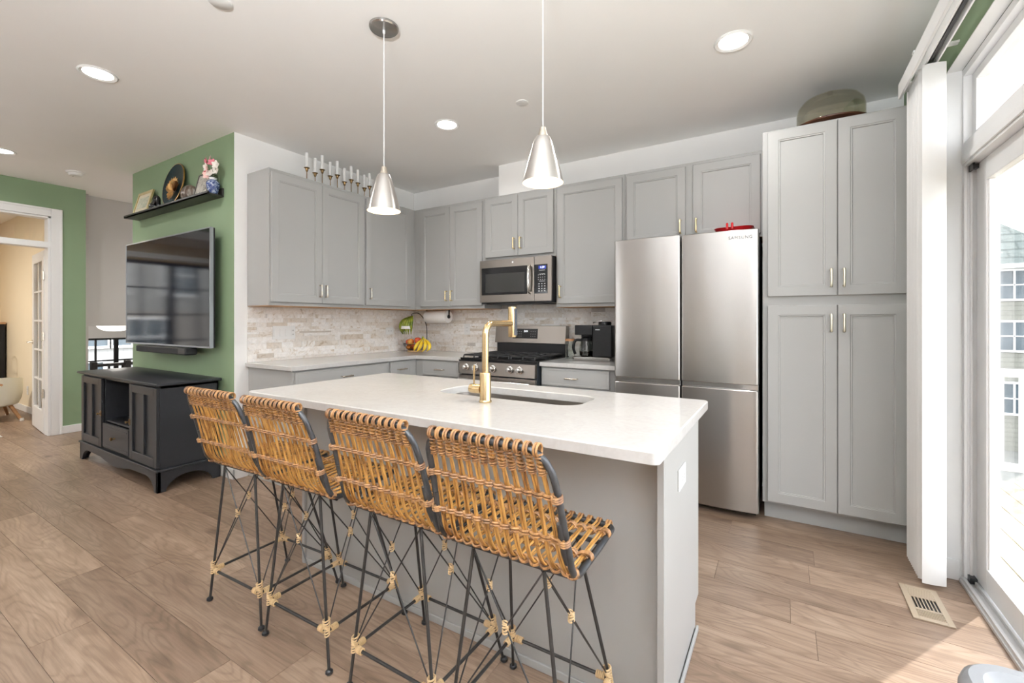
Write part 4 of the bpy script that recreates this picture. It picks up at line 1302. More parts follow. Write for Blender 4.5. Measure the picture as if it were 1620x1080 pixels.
def petal(mb, ang, L_, wd, base_r, y0, tilt, cz):
    a = Vector((cos(ang), 0, sin(ang))); t = Vector((-sin(ang), 0, cos(ang))); o_ = Vector((px + .01, y0, cz))
    rows = [(0, .25, 0), (.3, .8, -.006 * tilt), (.55, 1, -.012 * tilt), (.8, .65, -.018 * tilt), (1, .03, -.02 * tilt)]
    vs = []
    for f_, w_, d_ in rows:
        for s in (-1, 0, 1): vs.append(o_ + a * (base_r + L_ * f_) + t * (s * w_ * wd) + Vector((0, d_ + (.004 if s == 0 else 0), 0)))
    fs = []
    for i in range(4):
        for j in range(2): fs.append((i * 3 + j, i * 3 + j + 1, i * 3 + j + 4, i * 3 + j + 3))
    mb.add(vs, fs)
for k in range(9): petal(mb, R(20 + k * 17.5), .105, .022, .012, .006, 1.0, pz - .055)
for k in range(8): petal(mb, R(30 + k * 17), .075, .018, .010, .0, 1.3, pz - .052)
for k in range(7): petal(mb, R(180 + 15 + k * 25), .06, .017, .008, .004, 1, pz - .06)
for k in range(5): petal(mb, R(50 + k * 20), .045, .014, .006, -.006, 1.2, pz - .05)
TP(mb).build('lotus_flower', GLD, c, ang=60)

c = thing('oval_vase', (-.61, -2.06, SZ), 'squat oval brown and grey stoneware vase beside the teal plate', 'vase')
def vase_nodes(t, b):
    n = noise(t, coords(t, (5, 5, 1)), 2.2, 4, .6, 1.2)
    t.links.new(ramp(t, n, [(.38, (.055, .020, .010)), (.47, (.09, .05, .03)), (.55, (.30, .28, .25))]), b.inputs['Base Color'])
prof = [(.05, .0), (.075, .012), (.098, .05), (.098, .08), (.075, .115), (.04, .132), (.022, .136)]
mb = MB().lathe([(a, SZ + .0005 + b2) for a, b2 in prof], (0, 0, 0), n=32)
mb.v = [(p_[0] * 1.12 - .605, p_[1] * .52 - 2.062, p_[2]) for p_ in mb.v]
mb.build('vase_body', mat('mottled_stoneware', rough=.3, build=vase_nodes), c)

vx, vy = -.205, -2.062
c = thing('porcelain_vase', (vx, vy, SZ), 'small blue and white porcelain vase at the kitchen end of the shelf', 'vase')
def porc(t, b):
    n = noise(t, coords(t), 30, 3, .6, 2.0)
    t.links.new(ramp(t, n, [(.42, (.03, .05, .16)), (.52, (.13, .17, .31)), (.62, (.38, .42, .50))]), b.inputs['Base Color'])
MB().lathe([(.028, SZ + .0005), (.031, SZ + .004), (.044, SZ + .05), (.049, SZ + .078), (.046, SZ + .098), (.034, SZ + .112), (.025, SZ + .118)], (vx, vy, 0), n=32, cap1=False).build('vase_body', mat('blue_white_porcelain', rough=.15, build=porc), c)
MB().lathe([(.026, SZ + .116), (.026, SZ + .13), (.030, SZ + .134), (.027, SZ + .135), (.023, SZ + .12)], (vx, vy, 0), n=32, cap0=False, cap1=False).build('vase_neck', mat('white_porcelain', rough=.15, build=paint((.75, .76, .76), .02)), c)
c = thing('flower_spray', (vx, vy, SZ + .12), 'spray of pink and white blossoms in the blue and white vase', 'flowers')
STEMM = mat('flower_stem', rough=.6, build=paint((.06, .085, .03), .2, 50))
PK = [mat('pink_petal', rough=.6, build=paint((.72, .22, .28), .1, 40)), mat('pale_pink_petal', rough=.6, build=paint((.80, .55, .52), .08, 40)), mat('white_petal', rough=.6, build=paint((.80, .76, .70), .05, 40))]
rf = random.Random(4)
base_ = Vector((vx, vy, SZ + .125))
mb = MB().tube([(vx, vy, SZ + .03), base_], .004, 6)
heads = []
for tip in ((-.085, -.005, .155), (-.06, -.02, .10), (-.03, .0, .165), (.03, -.02, .12), (.07, -.01, .10), (.055, .0, .06), (-.015, -.03, .075), (-.07, -.02, .065), (.0, -.02, .04), (-.03, -.03, .03)):
    tp = base_ + Vector(tip)
    mb.tube(smooth_path([base_, base_.lerp(tp, .5) + Vector((tip[0] * .1, 0, .01)), tp], 4), .0018, 5)
    heads.append(tp)
mb.build('stems', STEMM, c)
for k, tp in enumerate(heads):
    f = MB()
    nrm = Vector((rf.uniform(-.4, .8), -1, rf.uniform(-.2, .6))).normalized()
    u_ = nrm.orthogonal().normalized(); v_ = nrm.cross(u_)
    for ly in range(2):
        for q in range(5):
            a = 2 * pi * (q + .5 * ly) / 5
            d1 = u_ * cos(a) + v_ * sin(a); d2 = -u_ * sin(a) + v_ * cos(a)
            s = .033 - .011 * ly
            f.add([tp, tp + d1 * s * .55 + d2 * s * .42 + nrm * s * .15, tp + d1 * s + d2 * s * .18 + nrm * s * (.35 + .3 * ly), tp + d1 * s - d2 * s * .18 + nrm * s * (.35 + .3 * ly), tp + d1 * s * .55 - d2 * s * .42 + nrm * s * .15], [(0, 1, 2, 3, 4)])
    f.build('blossom', PK[(k * 2 + (k > 4)) % 3], c, ang=80)
lf = MB()
for k in range(8):
    a = k * .8; p0 = base_ + Vector((rf.uniform(-.03, .04), rf.uniform(-.02, .02), rf.uniform(0, .05)))
    d1 = Vector((cos(a), -.3, .4 * sin(a))).normalized(); d2 = d1.cross(Vector((0, -1, .2))).normalized()
    lf.add([p0, p0 + d1 * .02 + d2 * .008, p0 + d1 * .042, p0 + d1 * .02 - d2 * .008], [(0, 1, 2, 3)])
lf.build('leaves', STEMM, c)

# ================================================================= console
c = thing('media_console', (-.96, -2.24, 0), 'charcoal painted media console on bracket feet below the television', 'console')
kx0, kx1, ky0, ky1 = -1.742, -.180, -2.43, -2.035
MB().loops([[(p[0], p[1], z) for p in rrect(kx0 - .055 + e, kx1 + .04 - e, ky0 - .035 + e, ky1 + .01, .006, 2)] for e, z in ((.012, .772), (0, .779), (0, .790), (.005, .795))], cap0=True).build('top', CONSOLE, c)
# carcass with open middle bay
mb = MB().box(kx0, kx0 + .02, ky0, ky1, .15, .772).box(kx1 - .02, kx1, ky0, ky1, .15, .772).box(kx0, kx1, ky1 - .012, ky1, .15, .772)
mb.box(kx0, kx1, ky0, ky1, .15, .17).box(-1.255, -1.235, ky0 + .004, ky1, .15, .772).box(-.695, -.675, ky0 + .004, ky1, .15, .772).box(-1.24, -.69, ky0 + .01, ky1, .392, .408).box(kx0, kx1, ky0 + .004, ky1, .752, .772)
mb.build('carcass', CONSOLE, c, bevel=.002)


def console_door(x0, x1, hinge_x):
    d_ = MB()
    y0, y1 = ky0 - .018, ky0 + .002
    z0, z1 = .172, .757
    w_ = x1 - x0
    a, b2 = x0 + .055, x1 - .055
    m1 = x0 + w_ * .5
    cols = [(a, m1 - .022), (m1 + .022, b2)]
    d_.box(x0, a, y0, y1, z0, z1).box(b2, x1, y0, y1, z0, z1).box(a, b2, y0, y1, z0, z0 + .07).box(a, b2, y0, y1, z1 - .06, z1).box(m1 - .022, m1 + .022, y0, y1, z0 + .07, z1 - .06)
    for p0, p1 in cols: d_.box(p0, p1, y0 + .014, y1, z0 + .07, z1 - .06)
    o = d_.build('door', CONSOLE, c, bevel=.003)
    MB().box(hinge_x - .012, hinge_x + .012, y0 - .004, y0 + .001, .44, .485).tube([(hinge_x, y0 - .003, .462), (hinge_x, y0 - .018, .462)], .006).lathe([(.009, y0 - .028), (.010, y0 - .02), (.006, y0 - .016)], (hinge_x, 0, .462), 'y', 12).build('latch', OLDBRASS, o)


console_door(kx0 + .004, -1.256, -1.268)
console_door(-.674, kx1 - .004, -.662)
dw = MB().box(-1.232, -.698, ky0 - .016, ky0 + .004, .185, .388).box(-1.21, -.72, ky0 - .019, ky0 - .015, .355, .368).box(-1.21, -.72, ky0 - .019, ky0 - .015, .205, .218).build('drawer', CONSOLE, c, bevel=.002)
MB().lathe([(.006, ky0 - .016), (.006, ky0 - .032), (.014, ky0 - .038), (.014, ky0 - .046), (.004, ky0 - .05)], (-.965, 0, .288), 'y', 16).build('knob', OLDBRASS, dw)
# base apron and bracket feet
def apron(L0, L1):
    w_ = L1 - L0
    pl = [(L0, .155), (L1, .155), (L1, 0), (L1 - .055, 0)]
    for k in range(1, 9):
        t = k / 8; pl.append((L1 - .055 - .13 * (1 - cos(t * pi / 2)) - .02 * t, .10 * sin(t * pi / 2)))
    if w_ > .8:
        xm = (L0 + L1) / 2
        pl += [(xm + .30, .095), (xm + .18, .075), (xm + .06, .062), (xm - .06, .062), (xm - .18, .075), (xm - .30, .095)]
    for k in range(8, 0, -1):
        t = k / 8; pl.append((L0 + .055 + .13 * (1 - cos(t * pi / 2)) + .02 * t, .10 * sin(t * pi / 2)))
    pl += [(L0 + .055, 0), (L0, 0)]
    return pl
b_ = MB().prism(apron(kx0 - .018, kx1 + .018), 'y', ky0 - .022, ky0 + .004)
b_.build('front_apron', CONSOLE, c, bevel=.003)
for x in (kx0 - .018, kx1 - .006):
    MB().prism(apron(ky0 - .022, ky1 + .008), 'x', x, x + .024).build('side_apron', CONSOLE, c, bevel=.003)
MB().box(kx0 - .026, kx1 + .026, ky0 - .03, ky1 + .008, .150, .166).build('base_moulding', CONSOLE, c, bevel=.004)

# ================================================================= lamps
def downlight(x, y, label, watts=13, k=1.0):
    c = thing('downlight', (x, y, CZ), label, 'ceiling light', 'recessed ceiling lights')
    MB().lathe([(.092, CZ - .0005), (.095, CZ - .004), (.088, CZ - .009), (.072, CZ - .004), (.070, CZ - .0005)], (x, y, 0), n=40, cap0=False, cap1=False).build('trim_ring', WHITEP, c)
    MB().lathe([(.071, CZ - .002), (.071, CZ - .004), (.001, CZ - .005)], (x, y, 0), n=40).build('lens', LED, c)
    l = bpy.data.lights.new('downlight_lamp', 'AREA'); l.shape = 'DISK'; l.size = .14; l.energy = watts; l.color = (1, .99, .97)
    l.spread = R(165)
    o = bpy.data.objects.new('downlight_lamp', l); COL.objects.link(o); o.parent = c; o.location = (0, 0, -.012)
    return c


W_ = 7
downlight(3.476, -1.223, 'round recessed ceiling light above the fridge', W_)
downlight(1.519, -1.231, 'round recessed ceiling light between the two pendant cords', W_)
downlight(.176, -2.872, 'round recessed ceiling light above the rattan stools, on the living side', W_)
downlight(-2.147, -2.863, 'round recessed ceiling light nearest the french door, cut by the picture edge', W_)
den = thing('den_ceiling_lamp', (-4.9, -4.0, CZ), 'round flush ceiling lamp inside the den', 'ceiling light')
MB().lathe([(.08, CZ - .001), (.08, CZ - .02), (.06, CZ - .04), (.001, CZ - .05)], (-4.9, -4.0, 0)).build('lamp_shade', DOME, den)
l = bpy.data.lights.new('den_lamp', 'AREA'); l.shape = 'DISK'; l.size = .16; l.energy = 45; l.color = (1, .92, .8)
o = bpy.data.objects.new('den_lamp', l); COL.objects.link(o); o.parent = den; o.location = (0, 0, -.06)


def fill_uplight(x, y, label, watts):  # added uplights out of view, bouncing fill light off the ceiling
    c = thing('added_uplight', (x, y, 0), label, 'fill light', 'added fill uplights in the living area')
    MB().lathe([(.15, .0005), (.15, .02), (.02, .035), (.012, .05)], (x, y, 0), n=32).build('lamp_base', IRON, c)
    MB().tube([(x, y, .03), (x, y, 1.72)], .012, 12).build('pole', IRON, c)
    MB().lathe([(.02, 1.70), (.10, 1.76), (.17, 1.85), (.168, 1.853), (.098, 1.765), (.001, 1.72)], (x, y, 0), n=32).build('shade', WHITEP, c)
    l = bpy.data.lights.new('uplight', 'AREA'); l.shape = 'DISK'; l.size = .24; l.energy = watts; l.color = (.93, .968, 1)
    o = bpy.data.objects.new('uplight', l); COL.objects.link(o); o.parent = c; o.location = (0, 0, 1.84); o.rotation_euler = (pi, 0, 0)
    return c


fill_uplight(3.65, -4.75, 'added fill uplight out of view behind the stools, nearer the patio door', 245)
fill_uplight(-1.2, -5.6, 'added fill uplight out of view in the living area, nearer the den', 40)
downlight(-2.75, .5, 'added recessed ceiling light, out of view, brightening the stair hall', 62)  # added out of view to brighten the grey hall wall


def pendant(x, y, label):
    c = thing('pendant_lamp', (x, y, CZ), label, 'pendant lamp', 'spun aluminium pendant lamps over the island')
    z0 = 1.808
    MB().lathe([(.073, CZ - .0005), (.073, CZ - .010), (.068, CZ - .016), (.001, CZ - .020)], (x, y, 0), n=40).build('canopy', STEEL, c)
    MB().lathe([(.007, CZ - .018), (.007, CZ - .034), (.001, CZ - .036)], (x, y, 0), n=12).build('cord_grip', WHITEP, c)
    MB().tube([(x, y, CZ - .03), (x, y, z0 + .222)], .0027, 8).build('cord', WHITEP, c)
    s = z0
    MB().lathe([(.021, s + .184), (.0185, s + .197), (.0135, s + .213), (.0115, s + .224), (.003, s + .226)], (x, y, 0), n=28).build('socket_cap', NICKEL, c)
    prof = [(.083, s), (.0805, s + .012), (.0715, s + .05), (.0635, s + .08), (.0548, s + .108), (.0475, s + .135), (.041, s + .158), (.035, s + .174), (.029, s + .184), (.018, s + .187)]
    sh = MB().lathe(prof, (x, y, 0), n=48, cap0=False).build('shade', SHADE, c)
    inn = [(a - .0018, b2 - .0015) for a, b2 in prof]
    MB().lathe([(.083, s), (.0812, s + .0002)] + inn[1:], (x, y, 0), n=48, cap0=False).build('shade_lining', SHADEIN, sh)
    b_ = MB().lathe([(.001, s + .02), (.02, s + .025), (.031, s + .05), (.03, s + .07), (.018, s + .10), (.013, s + .12), (.013, s + .15)], (x, y, 0), n=24).build('bulb', BULB, c)
    l = bpy.data.lights.new('pendant_light', 'SPOT'); l.energy = 7; l.spot_size = R(125); l.spot_blend = .6; l.shadow_soft_size = .03; l.color = (1, .84, .62)
    o = bpy.data.objects.new('pendant_light', l); COL.objects.link(o); o.parent = c; o.location = (0, 0, s + .012 - CZ)
    return c


p_ = pendant(1.975, -2.275, 'brushed aluminium pendant lamp over the island, its ceiling canopy in view')
dup(p_, (2.876, -2.265, CZ), 'brushed aluminium pendant lamp over the sink, its cord running out of the picture')

c = thing('smoke_detector', (-2.36, -2.33, CZ), 'round white smoke detector on the ceiling near the stair hall', 'smoke detector')
MB().lathe([(.072, CZ - .0005), (.072, CZ - .012), (.055, CZ - .016), (.052, CZ - .034), (.046, CZ - .040), (.001, CZ - .042)], (-2.36, -2.33, 0), n=36).build('detector_body', WHITEP, c)
MB().lathe([(.006, CZ - .041), (.006, CZ - .044), (.001, CZ - .044)], (-2.375, -2.345, 0), n=10).build('test_button', BLACKP, c)
c = tag(MB().lathe([(.042, CZ - .0005), (.042, CZ - .004), (.039, CZ - .006), (.001, CZ - .006)], (2.18, -1.231, 0), n=32).build('sprinkler_cover', WHITEP, None, origin=(2.18, -1.231, CZ)), 'small flat white sprinkler cover on the ceiling between the pendant and the fridge light', 'sprinkler cover')
tag(MB().lathe([(.05, CZ - .0005), (.05, CZ - .006), (.046, CZ - .009), (.001, CZ - .009)], (1.459, -2.80, 0), n=32).build('ceiling_cover_plate', WHITEP, None, origin=(1.459, -2.80, CZ)), 'round white ceiling cover plate cut by the top edge of the picture', 'cover plate')

# ================================================================= stair hall
c = thing('stair_railing', (-3.3, -1.0, 0), 'black metal stair railing in the hall behind the console', 'railing')
MB().box(-3.325, -3.275, -1.95, .9, .70, .735).build('handrail', IRON, c, bevel=.004)
MB().box(-3.315, -3.285, -1.95, .9, .05, .075).build('bottom_rail', IRON, c)
for k in range(22): MB().box(-3.309, -3.291, -1.93 + k * .13, -1.912 + k * .13, .075, .70).build('baluster', IRON, c)
for yy in (-1.94, -1.62, .86): MB().box(-3.335, -3.265, yy - .02, yy + .035, 0, .76).build('newel_post', IRON, c, bevel=.003)
c = thing('foyer_ceiling_lamp', (-4.75, -1.35, 1.2), 'round flush glass ceiling lamp with a wooden rim in the foyer', 'ceiling light')
MB().lathe([(.215, 1.1995), (.215, 1.186), (.20, 1.178)], (-4.75, -1.30, 0), n=36).build('rim', mat('lamp_rim_wood', rough=.4, build=paint((.55, .24, .06), .1, 20)), c)
MB().lathe([(.20, 1.180), (.185, 1.15), (.14, 1.118), (.07, 1.10), (.001, 1.097)], (-4.75, -1.30, 0), n=36).build('glass_bowl', DOME, c)
l = bpy.data.lights.new('foyer_lamp', 'POINT'); l.energy = 4; l.shadow_soft_size = .1; l.color = (1, .95, .88)
o = bpy.data.objects.new('foyer_lamp', l); COL.objects.link(o); o.parent = c; o.location = (0, .05, -.25)

# ================================================================= den furniture
OAK = mat('oak_leg', rough=.45, build=wood_nodes((.33, .17, .075), (.48, .27, .13), (20, 20, 3)))
c = thing('child_chair', (-4.78, -2.47, 0), 'white plastic child seat on splayed wooden legs in the den', 'chair')
cx_, cy_ = -4.78, -2.47
lo = []
for e, z in ((.62, .175), (.86, .20), (.97, .27), (1.0, .36), (1.0, .46), (1.01, .50), (.97, .50), (.93, .36), (.84, .24), (.5, .215)):
    lo.append([(cx_ + .30 * e * cos(q), cy_ + .24 * e * sin(q), z + (.05 * max(0, cos(q)) if z > .4 else 0)) for q in [2 * pi * k / 32 for k in range(32)]])
MB().loops(lo, cap0=True).build('seat_shell', mat('cream_plastic', rough=.35, build=paint((.72, .73, .66), .02)), c)
for sx in (-1, -.25, .45, 1):
    for s_y in ((-1, 1) if abs(sx) == 1 else (-1,)):
        lg = MB().tube([(cx_ + sx * .15, cy_ + s_y * .10, .20), (cx_ + sx * .33, cy_ + s_y * .17, .012)], [.022, .016], 10).build('leg', OAK, c)
        MB().lathe([(.019, 0), (.021, .012), (.018, .035), (.001, .036)], (cx_ + sx * .34, cy_ + s_y * .172, 0), n=12).build('foot_cap', WHITEP, lg)
MB().tube([(cx_ + .22, cy_ - .02, .475), (cx_ + .46, cy_ - .02, .478)], .014, 8).box(cx_ - .22, cx_ + .0, cy_ - .245, cy_ - .225, .36, .40).build('armrest', OAK, c)
c = thing('black_cabinet', (-6.05, -2.3, 0), 'black cabinet at the left picture edge against the cream wall', 'cabinet')
MB().box(-6.5, -6.2, -2.42, -2.13, .02, 1.20).build('cabinet_body', BLACKP, c, bevel=.004)
MB().box(-6.52, -6.18, -2.44, -2.125, 1.20, 1.23).build('cabinet_top', OAK, c, bevel=.003)
MB().box(-6.48, -6.22, -2.43, -2.421, .1, 1.15).build('door', BLACKP, c, bevel=.003)
MB().box(-6.5, -6.2, -2.40, -2.14, 0, .02).build('plinth', BLACKP, c)
c = thing('wire_stand', (-5.62, -2.42, 0), 'pale green wire stand with curls behind the child seat', 'stand')
MINT = mat('mint_wire', rough=.4, build=paint((.50, .66, .50), .04))
mb = MB()
for x in (-5.78, -5.52): mb.tube([(x, -2.42, 0), (x, -2.42, .95)], .008, 8)
mb.tube([(-5.65 + .13 * cos(q), -2.42, .95 + .10 * sin(q)) for q in [pi * k / 12 for k in range(13)]], .008, 8)
for z in (.25, .55, .85): mb.tube([(-5.78, -2.42, z), (-5.52, -2.42, z)], .006, 6)
for z in (.70,): mb.tube([(-5.65 + .07 * cos(q), -2.42, z + .07 * sin(q)) for q in [2 * pi * k / 20 for k in range(20)]], .005, 6, closed=True)
mb.tube([(-5.78, -2.42, .01), (-5.78, -2.30, .01)], .008, 6).tube([(-5.52, -2.42, .01), (-5.52, -2.30, .01)], .008, 6)
mb.build('wire_frame', MINT, c)
tag(MB().box(-3.95, -3.48, -2.95, -2.625, .0005, .006).build('floor_mat', WHITEP, None, bevel=.002, origin=(-3.7, -2.8, 0)), 'small white mat on the floor at the den doorway', 'mat')
outlet_plate('back', -5.12, .30, .07, .115, 2.1105, 'white outlet plate on the cream den wall, low behind the door', 'o')

# ================================================================= blinds
c = thing('vertical_blind', (4.29, -1.0, 2.40), 'white vertical blind stacked at the pantry side of the sliding door', 'blind')
MB().box(4.214, 4.226, -3.45, -.84, 2.400, 2.478).box(4.214, WGX - .001, -.852, -.84, 2.43, 2.478).build('valance', BLIND, c, bevel=.003)
h_ = MB().box(4.275, 4.283, -3.45, -.86, 2.463, 2.50).box(4.317, 4.325, -3.45, -.86, 2.463, 2.50).box(4.275, 4.325, -3.45, -.86, 2.495, 2.51).build('headrail', VINYL, c, bevel=.002)
MB().box(4.293, 4.307, -3.45, -.87, 2.474, 2.482).build('track_rod', IRON, h_)
for yb_ in (-2.0, -1.1): MB().box(4.226, WGX - .001, yb_, yb_ + .03, 2.511, 2.52).build('bracket', VINYL, c)
for k in range(12):
    yy = -1.068 + k * .0225
    tilt = R(9) if k == 0 else R(-14 - 2 * (k % 3))
    xs_ = [-.0445 + .089 * i / 8 for i in range(9)]
    cvx = 4.305 if k == 0 else 4.297
    lo = []
    for z in (.022, 2.452):
        l1 = []
        for side in (1, -1):
            for xx in (xs_ if side == 1 else xs_[::-1]):
                b2 = .006 * (1 - (xx / .0445) ** 2) + side * .0006
                l1.append((cvx + xx * cos(tilt) - b2 * sin(tilt), yy + xx * sin(tilt) - b2 * cos(tilt), z))
        lo.append(l1)
    s_ = MB().loops(lo, cap0=True).build('slat', BLIND, c, ang=40)
    MB().box(cvx - .005, cvx + .005, yy - .002, yy + .002, 2.445, 2.476).build('slat_hook', CLEAR, s_)

# ================================================================= floor vent
c = thing('floor_vent', (4.24, -1.235, 0), 'beige metal floor register by the sliding door', 'floor vent')
VEN = mat('beige_vent', rough=.4, build=paint((.36, .285, .205), .03))
vx0, vx1, vy0, vy1 = 4.172, 4.305, -1.385, -1.095
mb = MB().box(vx0, vx0 + .022, vy0, vy1, 0.0005, .006).box(vx1 - .022, vx1, vy0, vy1, .0005, .006).box(vx0 + .022, vx1 - .022, vy0, vy0 + .025, .0005, .006).box(vx0 + .022, vx1 - .022, vy1 - .025, vy1, .0005, .006)
mb.box(vx0 + .022, vx1 - .022, -1.195, -1.185, .0005, .006).box(vx0 + .022, vx1 - .022, -1.300, -1.290, .0005, .006)
mb.build('frame', VEN, c, bevel=.0012)
mb = MB()
for k in range(8): mb.box(vx0 + .022 + k * .0125, vx0 + .026 + k * .0125, -1.290, -1.195, .001, .0055)
for k in range(5): mb.box(vx0 + .022, vx1 - .022, -1.356 + k * .0125, -1.351 + k * .0125, .001, .0055)
for k in range(5): mb.box(vx0 + .022, vx1 - .022, -1.182 + k * .0125, -1.172 + k * .0125, .001, .0055)
mb.build('louvres', VEN, c)
MB().box(vx0 + .01, vx1 - .01, vy0 + .01, vy1 - .01, .0003, .0009).build('duct', BLACKP, c)

# ================================================================= step bin
c = thing('step_bin', (4.17, -2.86, 0), 'grey step bin with a rounded steel lid at the lower picture corner', 'bin')
def BR(e, r): return rrect(3.985 + e, 4.345 - e, -3.03 + e, -2.655 - e, r, 8)
BINP = mat('grey_bin_plastic', rough=.35, build=paint((.23, .235, .245), .04))
MB().loops([L(BR(.012, .07), 0.0), L(BR(.008, .07), .02), L(BR(.008, .07), .555), L(BR(.004, .07), .56)], cap0=True).build('bin_body', STEEL, c)
MB().loops([L(BR(.0, .075), .555), L(BR(-.001, .075), .575), L(BR(.004, .072), .592), L(BR(.012, .068), .600), L(BR(.030, .052), .600), L(BR(.034, .05), .594), L(BR(.046, .04), .588)]).build('lid_rim', BINP, c)
MB().loops([L(BR(.046, .04), .588), L(BR(.050, .038), .592), L(BR(.056, .034), .594)], cap0=True).build('lid_panel', mat('lid_steel', rough=.4, metal=.9, build=paint((.45, .45, .45), .06, 120)), c)
MB().box(4.10, 4.24, -3.07, -3.02, .015, .03).build('pedal', BLACKP, c, bevel=.003)

# ================================================================= rattan stools
def make_stool():
    t = thing('counter_stool', (0, 0, 0), '', 'stool', 'rattan counter stools along the island')
    t['_o'] = (0, 0, 0)
    sz = .622
    # bent tube frame, right half then mirrored
    half = [(0, .128, sz + .006), (.172, .128, sz + .006)]
    half += [(.172 + .028 * sin(q), .10 + .028 * cos(q), sz + .006) for q in [pi / 2 * k / 4 for k in range(1, 5)]]
    half += [(.201, .0, sz), (.202, -.13, sz - .004)]
    half += [(.202, -.155, sz - .002), (.202, -.180, sz + .010), (.202, -.196, sz + .034), (.201, -.206, sz + .07), (.197, -.226, .76), (.192, -.250, .85), (.189, -.263, .885)]
    half += [(.186, -.270, .905), (.176, -.277, .927), (.160, -.282, .944), (.138, -.285, .954), (.11, -.286, .957), (0, -.287, .957)]
    full = [Vector(p) for p in half] + [Vector((-p[0], p[1], p[2])) for p in half[-2:0:-1]]
    fr = MB().tube(full, .0088, 10, closed=True)
    for s in (-1, 1):
        fr.tube([(s * .192, -.197, sz + .045), (s * .191, -.213, .70), (s * .189, -.232, .775)], .009, 8)
        fr.tube([(s * .19, -.15, sz - .012), (s * .19, .11, sz - .006)], .006, 8)
    fr.tube([(-.195, -.155, sz - .012), (.195, -.155, sz - .012)], .007, 8).tube([(-.195, .04, sz - .008), (.195, .04, sz - .008)], .007, 8)
    fr.build('frame', GREYIRON, t, ang=50)
    # legs
    top = {(-1, -1): (-.112, -.165), (1, -1): (.112, -.165), (-1, 1): (-.118, .035), (1, 1): (.118, .035)}
    ft = {(a, b): (a * .194, b * .187) for a in (-1, 1) for b in (-1, 1)}
    zr = .142
    lp = lambda k, z: Vector((ft[k][0] + (top[k][0] - ft[k][0]) * z / (sz - .012), ft[k][1] + (top[k][1] - ft[k][1]) * z / (sz - .012), z))
    for k in top:
        lg = MB().tube([lp(k, .008), lp(k, sz - .012)], .0053, 10).build('leg', IRON, t)
        p = lp(k, 0)
        MB().lathe([(.009, .0005), (.0135, .006), (.0125, .013), (.0065, .018)], (p.x, p.y, 0), n=14).build('foot', BLACKP, lg)
    ks = [(-1, -1), (1, -1), (1, 1), (-1, 1)]
    for i in range(4):
        a, b = ks[i], ks[(i + 1) % 4]
        MB().tube([lp(a, zr), lp(b, zr)], .0055, 10).build('stretcher', IRON, t)
        MB().tube([lp(a, sz - .014), lp(b, zr + .004)], .0024, 8).build('cross_rod', IRON, t)
        MB().tube([lp(b, sz - .014) + (lp(b, 0) - lp(a, 0)).cross(Vector((0, 0, 1))).normalized() * .004, lp(a, zr + .004)], .0024, 8).build('cross_rod', IRON, t)
        # knot at the crossing
        wt = (lp(a, sz) - lp(b, sz)).length; wb = (lp(a, zr) - lp(b, zr)).length
        f = wt / (wt + wb)
        pm = (lp(a, sz - .014)).lerp(lp(b, zr), f)
        kn = MB()
        for q in range(5):
            zz = pm.z - .012 + q * .006
            kn.tube([(pm.x + .0075 * cos(g), pm.y + .0075 * sin(g), zz + .003 * sin(g + q)) for g in [2 * pi * h / 10 for h in range(10)]], .0026, 5, closed=True)
        kn.build('rattan_knot', TIE, t)
    for k in ks:
        kn = MB(); p = lp(k, zr)
        for q in range(8):
            zz = zr - .012 + q * .0072; pz_ = lp(k, zz); rr = .0078 + .0045 * (q / 8)
            kn.tube([(pz_.x + rr * cos(g), pz_.y + rr * sin(g), zz + .003 * sin(g * 1 + q)) for g in [2 * pi * h / 12 for h in range(12)]], .0027, 5, closed=True)
        for dx, dy in ((-k[0], 0), (0, -k[1])):
            for q in range(5):
                pc = p + Vector((dx, dy, 0)) * (.016 + q * .006)
                u_ = Vector((0, 0, 1)); v_ = Vector((dy, dx, 0))
                kn.tube([pc + u_ * .009 * cos(g) + v_ * .009 * sin(g) for g in [2 * pi * h / 10 for h in range(10)]], .0029, 5, closed=True)
        kn.build('rattan_binding', TIE, t)
    # cane profile (y, z) from the top tube down the back, round the bend, along the seat
    prof = [(-.287, .957), (-.276, .915), (-.262, .875), (-.246, .82), (-.228, .75), (-.213, .69), (-.198, .655), (-.176, .632), (-.145, .624), (-.10, .626), (-.02, .630), (.06, .634), (.128, .636)]
    prof = [(v_.y, v_.z) for v_ in smooth_path([(0, a, b) for a, b in prof], 3)]
    rr_ = random.Random(3)
    nb = 13
    back, seat, wrap, fwrap = MB(), MB(), MB(), MB()
    width = lambda z, i: 1.0
    def xoff(s, q):
        # s index along profile: widen from the top towards the seat
        y_, z_ = prof[s]
        wtop, wbot = .158, .182
        f = min(1, max(0, (.957 - z_) / .32)) if s < 20 else 1
        return q * (wtop + (wbot - wtop) * f ** .8)
    isplit = 20
    for k in range(nb):
        q = -1 + 2 * k / (nb - 1)
        for j in (-1, 1):
            jit = rr_.uniform(-.0012, .0012)
            pts = []
            for s in range(len(prof)):
                y_, z_ = prof[s]
                off = j * .0037 + jit + .0007 * sin(s * .45 + k + j)
                pts.append((xoff(s, q) + off, y_ + (.0012 * sin(s * .35 + j * 2 + k)), z_ + (.002 * sin(s * .9 + k * 2 + j) if s > isplit else 0)))
            r = rr_.uniform(.0031, .0038)
            back.tube(pts[1:isplit + 1], r, 6)
            seat.tube(pts[isplit:], r, 6)
        # loop over the top tube
        x = xoff(0, q)
        for j in (-1, 1):
            c0 = Vector((x + j * .0038, -.287, .957))
            wrap.tube([c0 + Vector((0, .0145 * cos(g), .0145 * sin(g))) for g in [R(-60) + R(300) * h / 12 for h in range(13)]], .0033, 6)
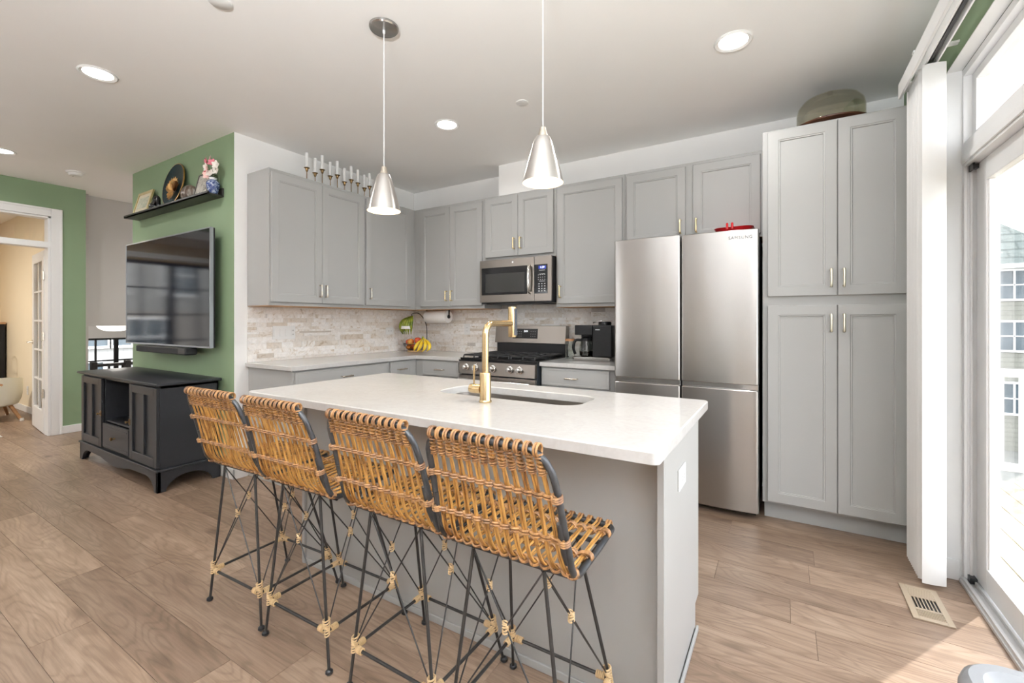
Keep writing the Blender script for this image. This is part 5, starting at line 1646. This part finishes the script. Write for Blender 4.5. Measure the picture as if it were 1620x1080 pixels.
        for h in range(7):
            s_f = 1 + h * .55
            i0 = int(s_f); fz = s_f - i0
            y_ = prof[i0][0] * (1 - fz) + prof[i0 + 1][0] * fz; z_ = prof[i0][1] * (1 - fz) + prof[i0 + 1][1] * fz
            ww = .0086 + rr_.uniform(-.001, .001)
            wrap.tube([(xoff(i0, q) + ww * cos(g), y_ + .0085 * sin(g), z_ - .001 + .002 * cos(g + h)) for g in [2 * pi * i / 12 for i in range(12)]], .0027, 5, closed=True)
        # loop round the front seat tube
        for j in (-1, 1):
            c0 = Vector((xoff(len(prof) - 1, q) + j * .0043, .128, sz + .006))
            fwrap.tube([c0 + Vector((0, .0135 * cos(g), .0135 * sin(g))) for g in [R(150) - R(300) * h / 10 for h in range(11)]], .004, 6)
    back.build('backrest', CANE, t, ang=60)
    seat.build('seat', CANE, t, ang=60)
    wrap.build('cane_wrapping', CANE2, t, ang=60)
    fwrap.build('seat_edge_wrapping', CANE2, t, ang=60)
    # woven bands
    for s, dark in ((8, 0), (13, 0), (21, 1), (28, 0), (33, 0)):
        bd = MB(); y_, z_ = prof[s]; y2, z2 = prof[s + 1]
        tn = Vector((0, y2 - y_, z2 - z_)).normalized(); nn = Vector((1, 0, 0)).cross(tn)
        xw = xoff(s, 1) + .016
        if s <= 13: xw = {8: .192, 13: .198}[s]
        M = 104
        for ph in (0, pi):
            for o2 in (-.0042, .0042):
                pts = []
                for i in range(M + 1):
                    x = -xw + 2 * xw * i / M
                    u = (x / (xoff(s, 1)) + 1) / 2 * (nb - 1)
                    pts.append(Vector((x, y_, z_)) + nn * (.0085 * sin(pi * u + ph + pi / 2)) + tn * (o2 + .0028 * cos(pi * u + ph)))
                bd.tube(pts, .0034, 5)
        for sgn in (-1, 1):
            for q in range(3):
                c0 = Vector((sgn * (xw - .002), y_, z_)) + tn * (q - 1) * .006
                bd.tube([c0 + Vector((.0125 * cos(g), 0, 0)) + nn * .0125 * sin(g) for g in [2 * pi * i / 10 for i in range(10)]], .0034, 5, closed=True)
        bd.build('woven_band', CANE2, t, ang=60)
    return t


ST = [(1.700, -2.674, 2, 'rattan counter stool at the far end of the island, nearest the media console'),
      (2.134, -2.672, 1, 'second rattan counter stool from the media console, half overlapping its neighbour'),
      (2.634, -2.670, 0, 'rattan counter stool third from the media console, in front of the faucet'),
      (3.068, -2.680, 0, 'rattan counter stool nearest the outlet end of the island, its seat in full view')]
first = make_stool()
for k, (x, y, a, lb) in enumerate(ST):
    if k == 0:
        first.location = (x, y, 0); first.rotation_euler = (0, 0, R(a)); first['label'] = lb
    else:
        dup(first, (x, y, 0), lb, R(a))

# ---------------------------------------------------------------- tidy helper properties
for o in bpy.data.objects:
    if '_o' in o: del o['_o']
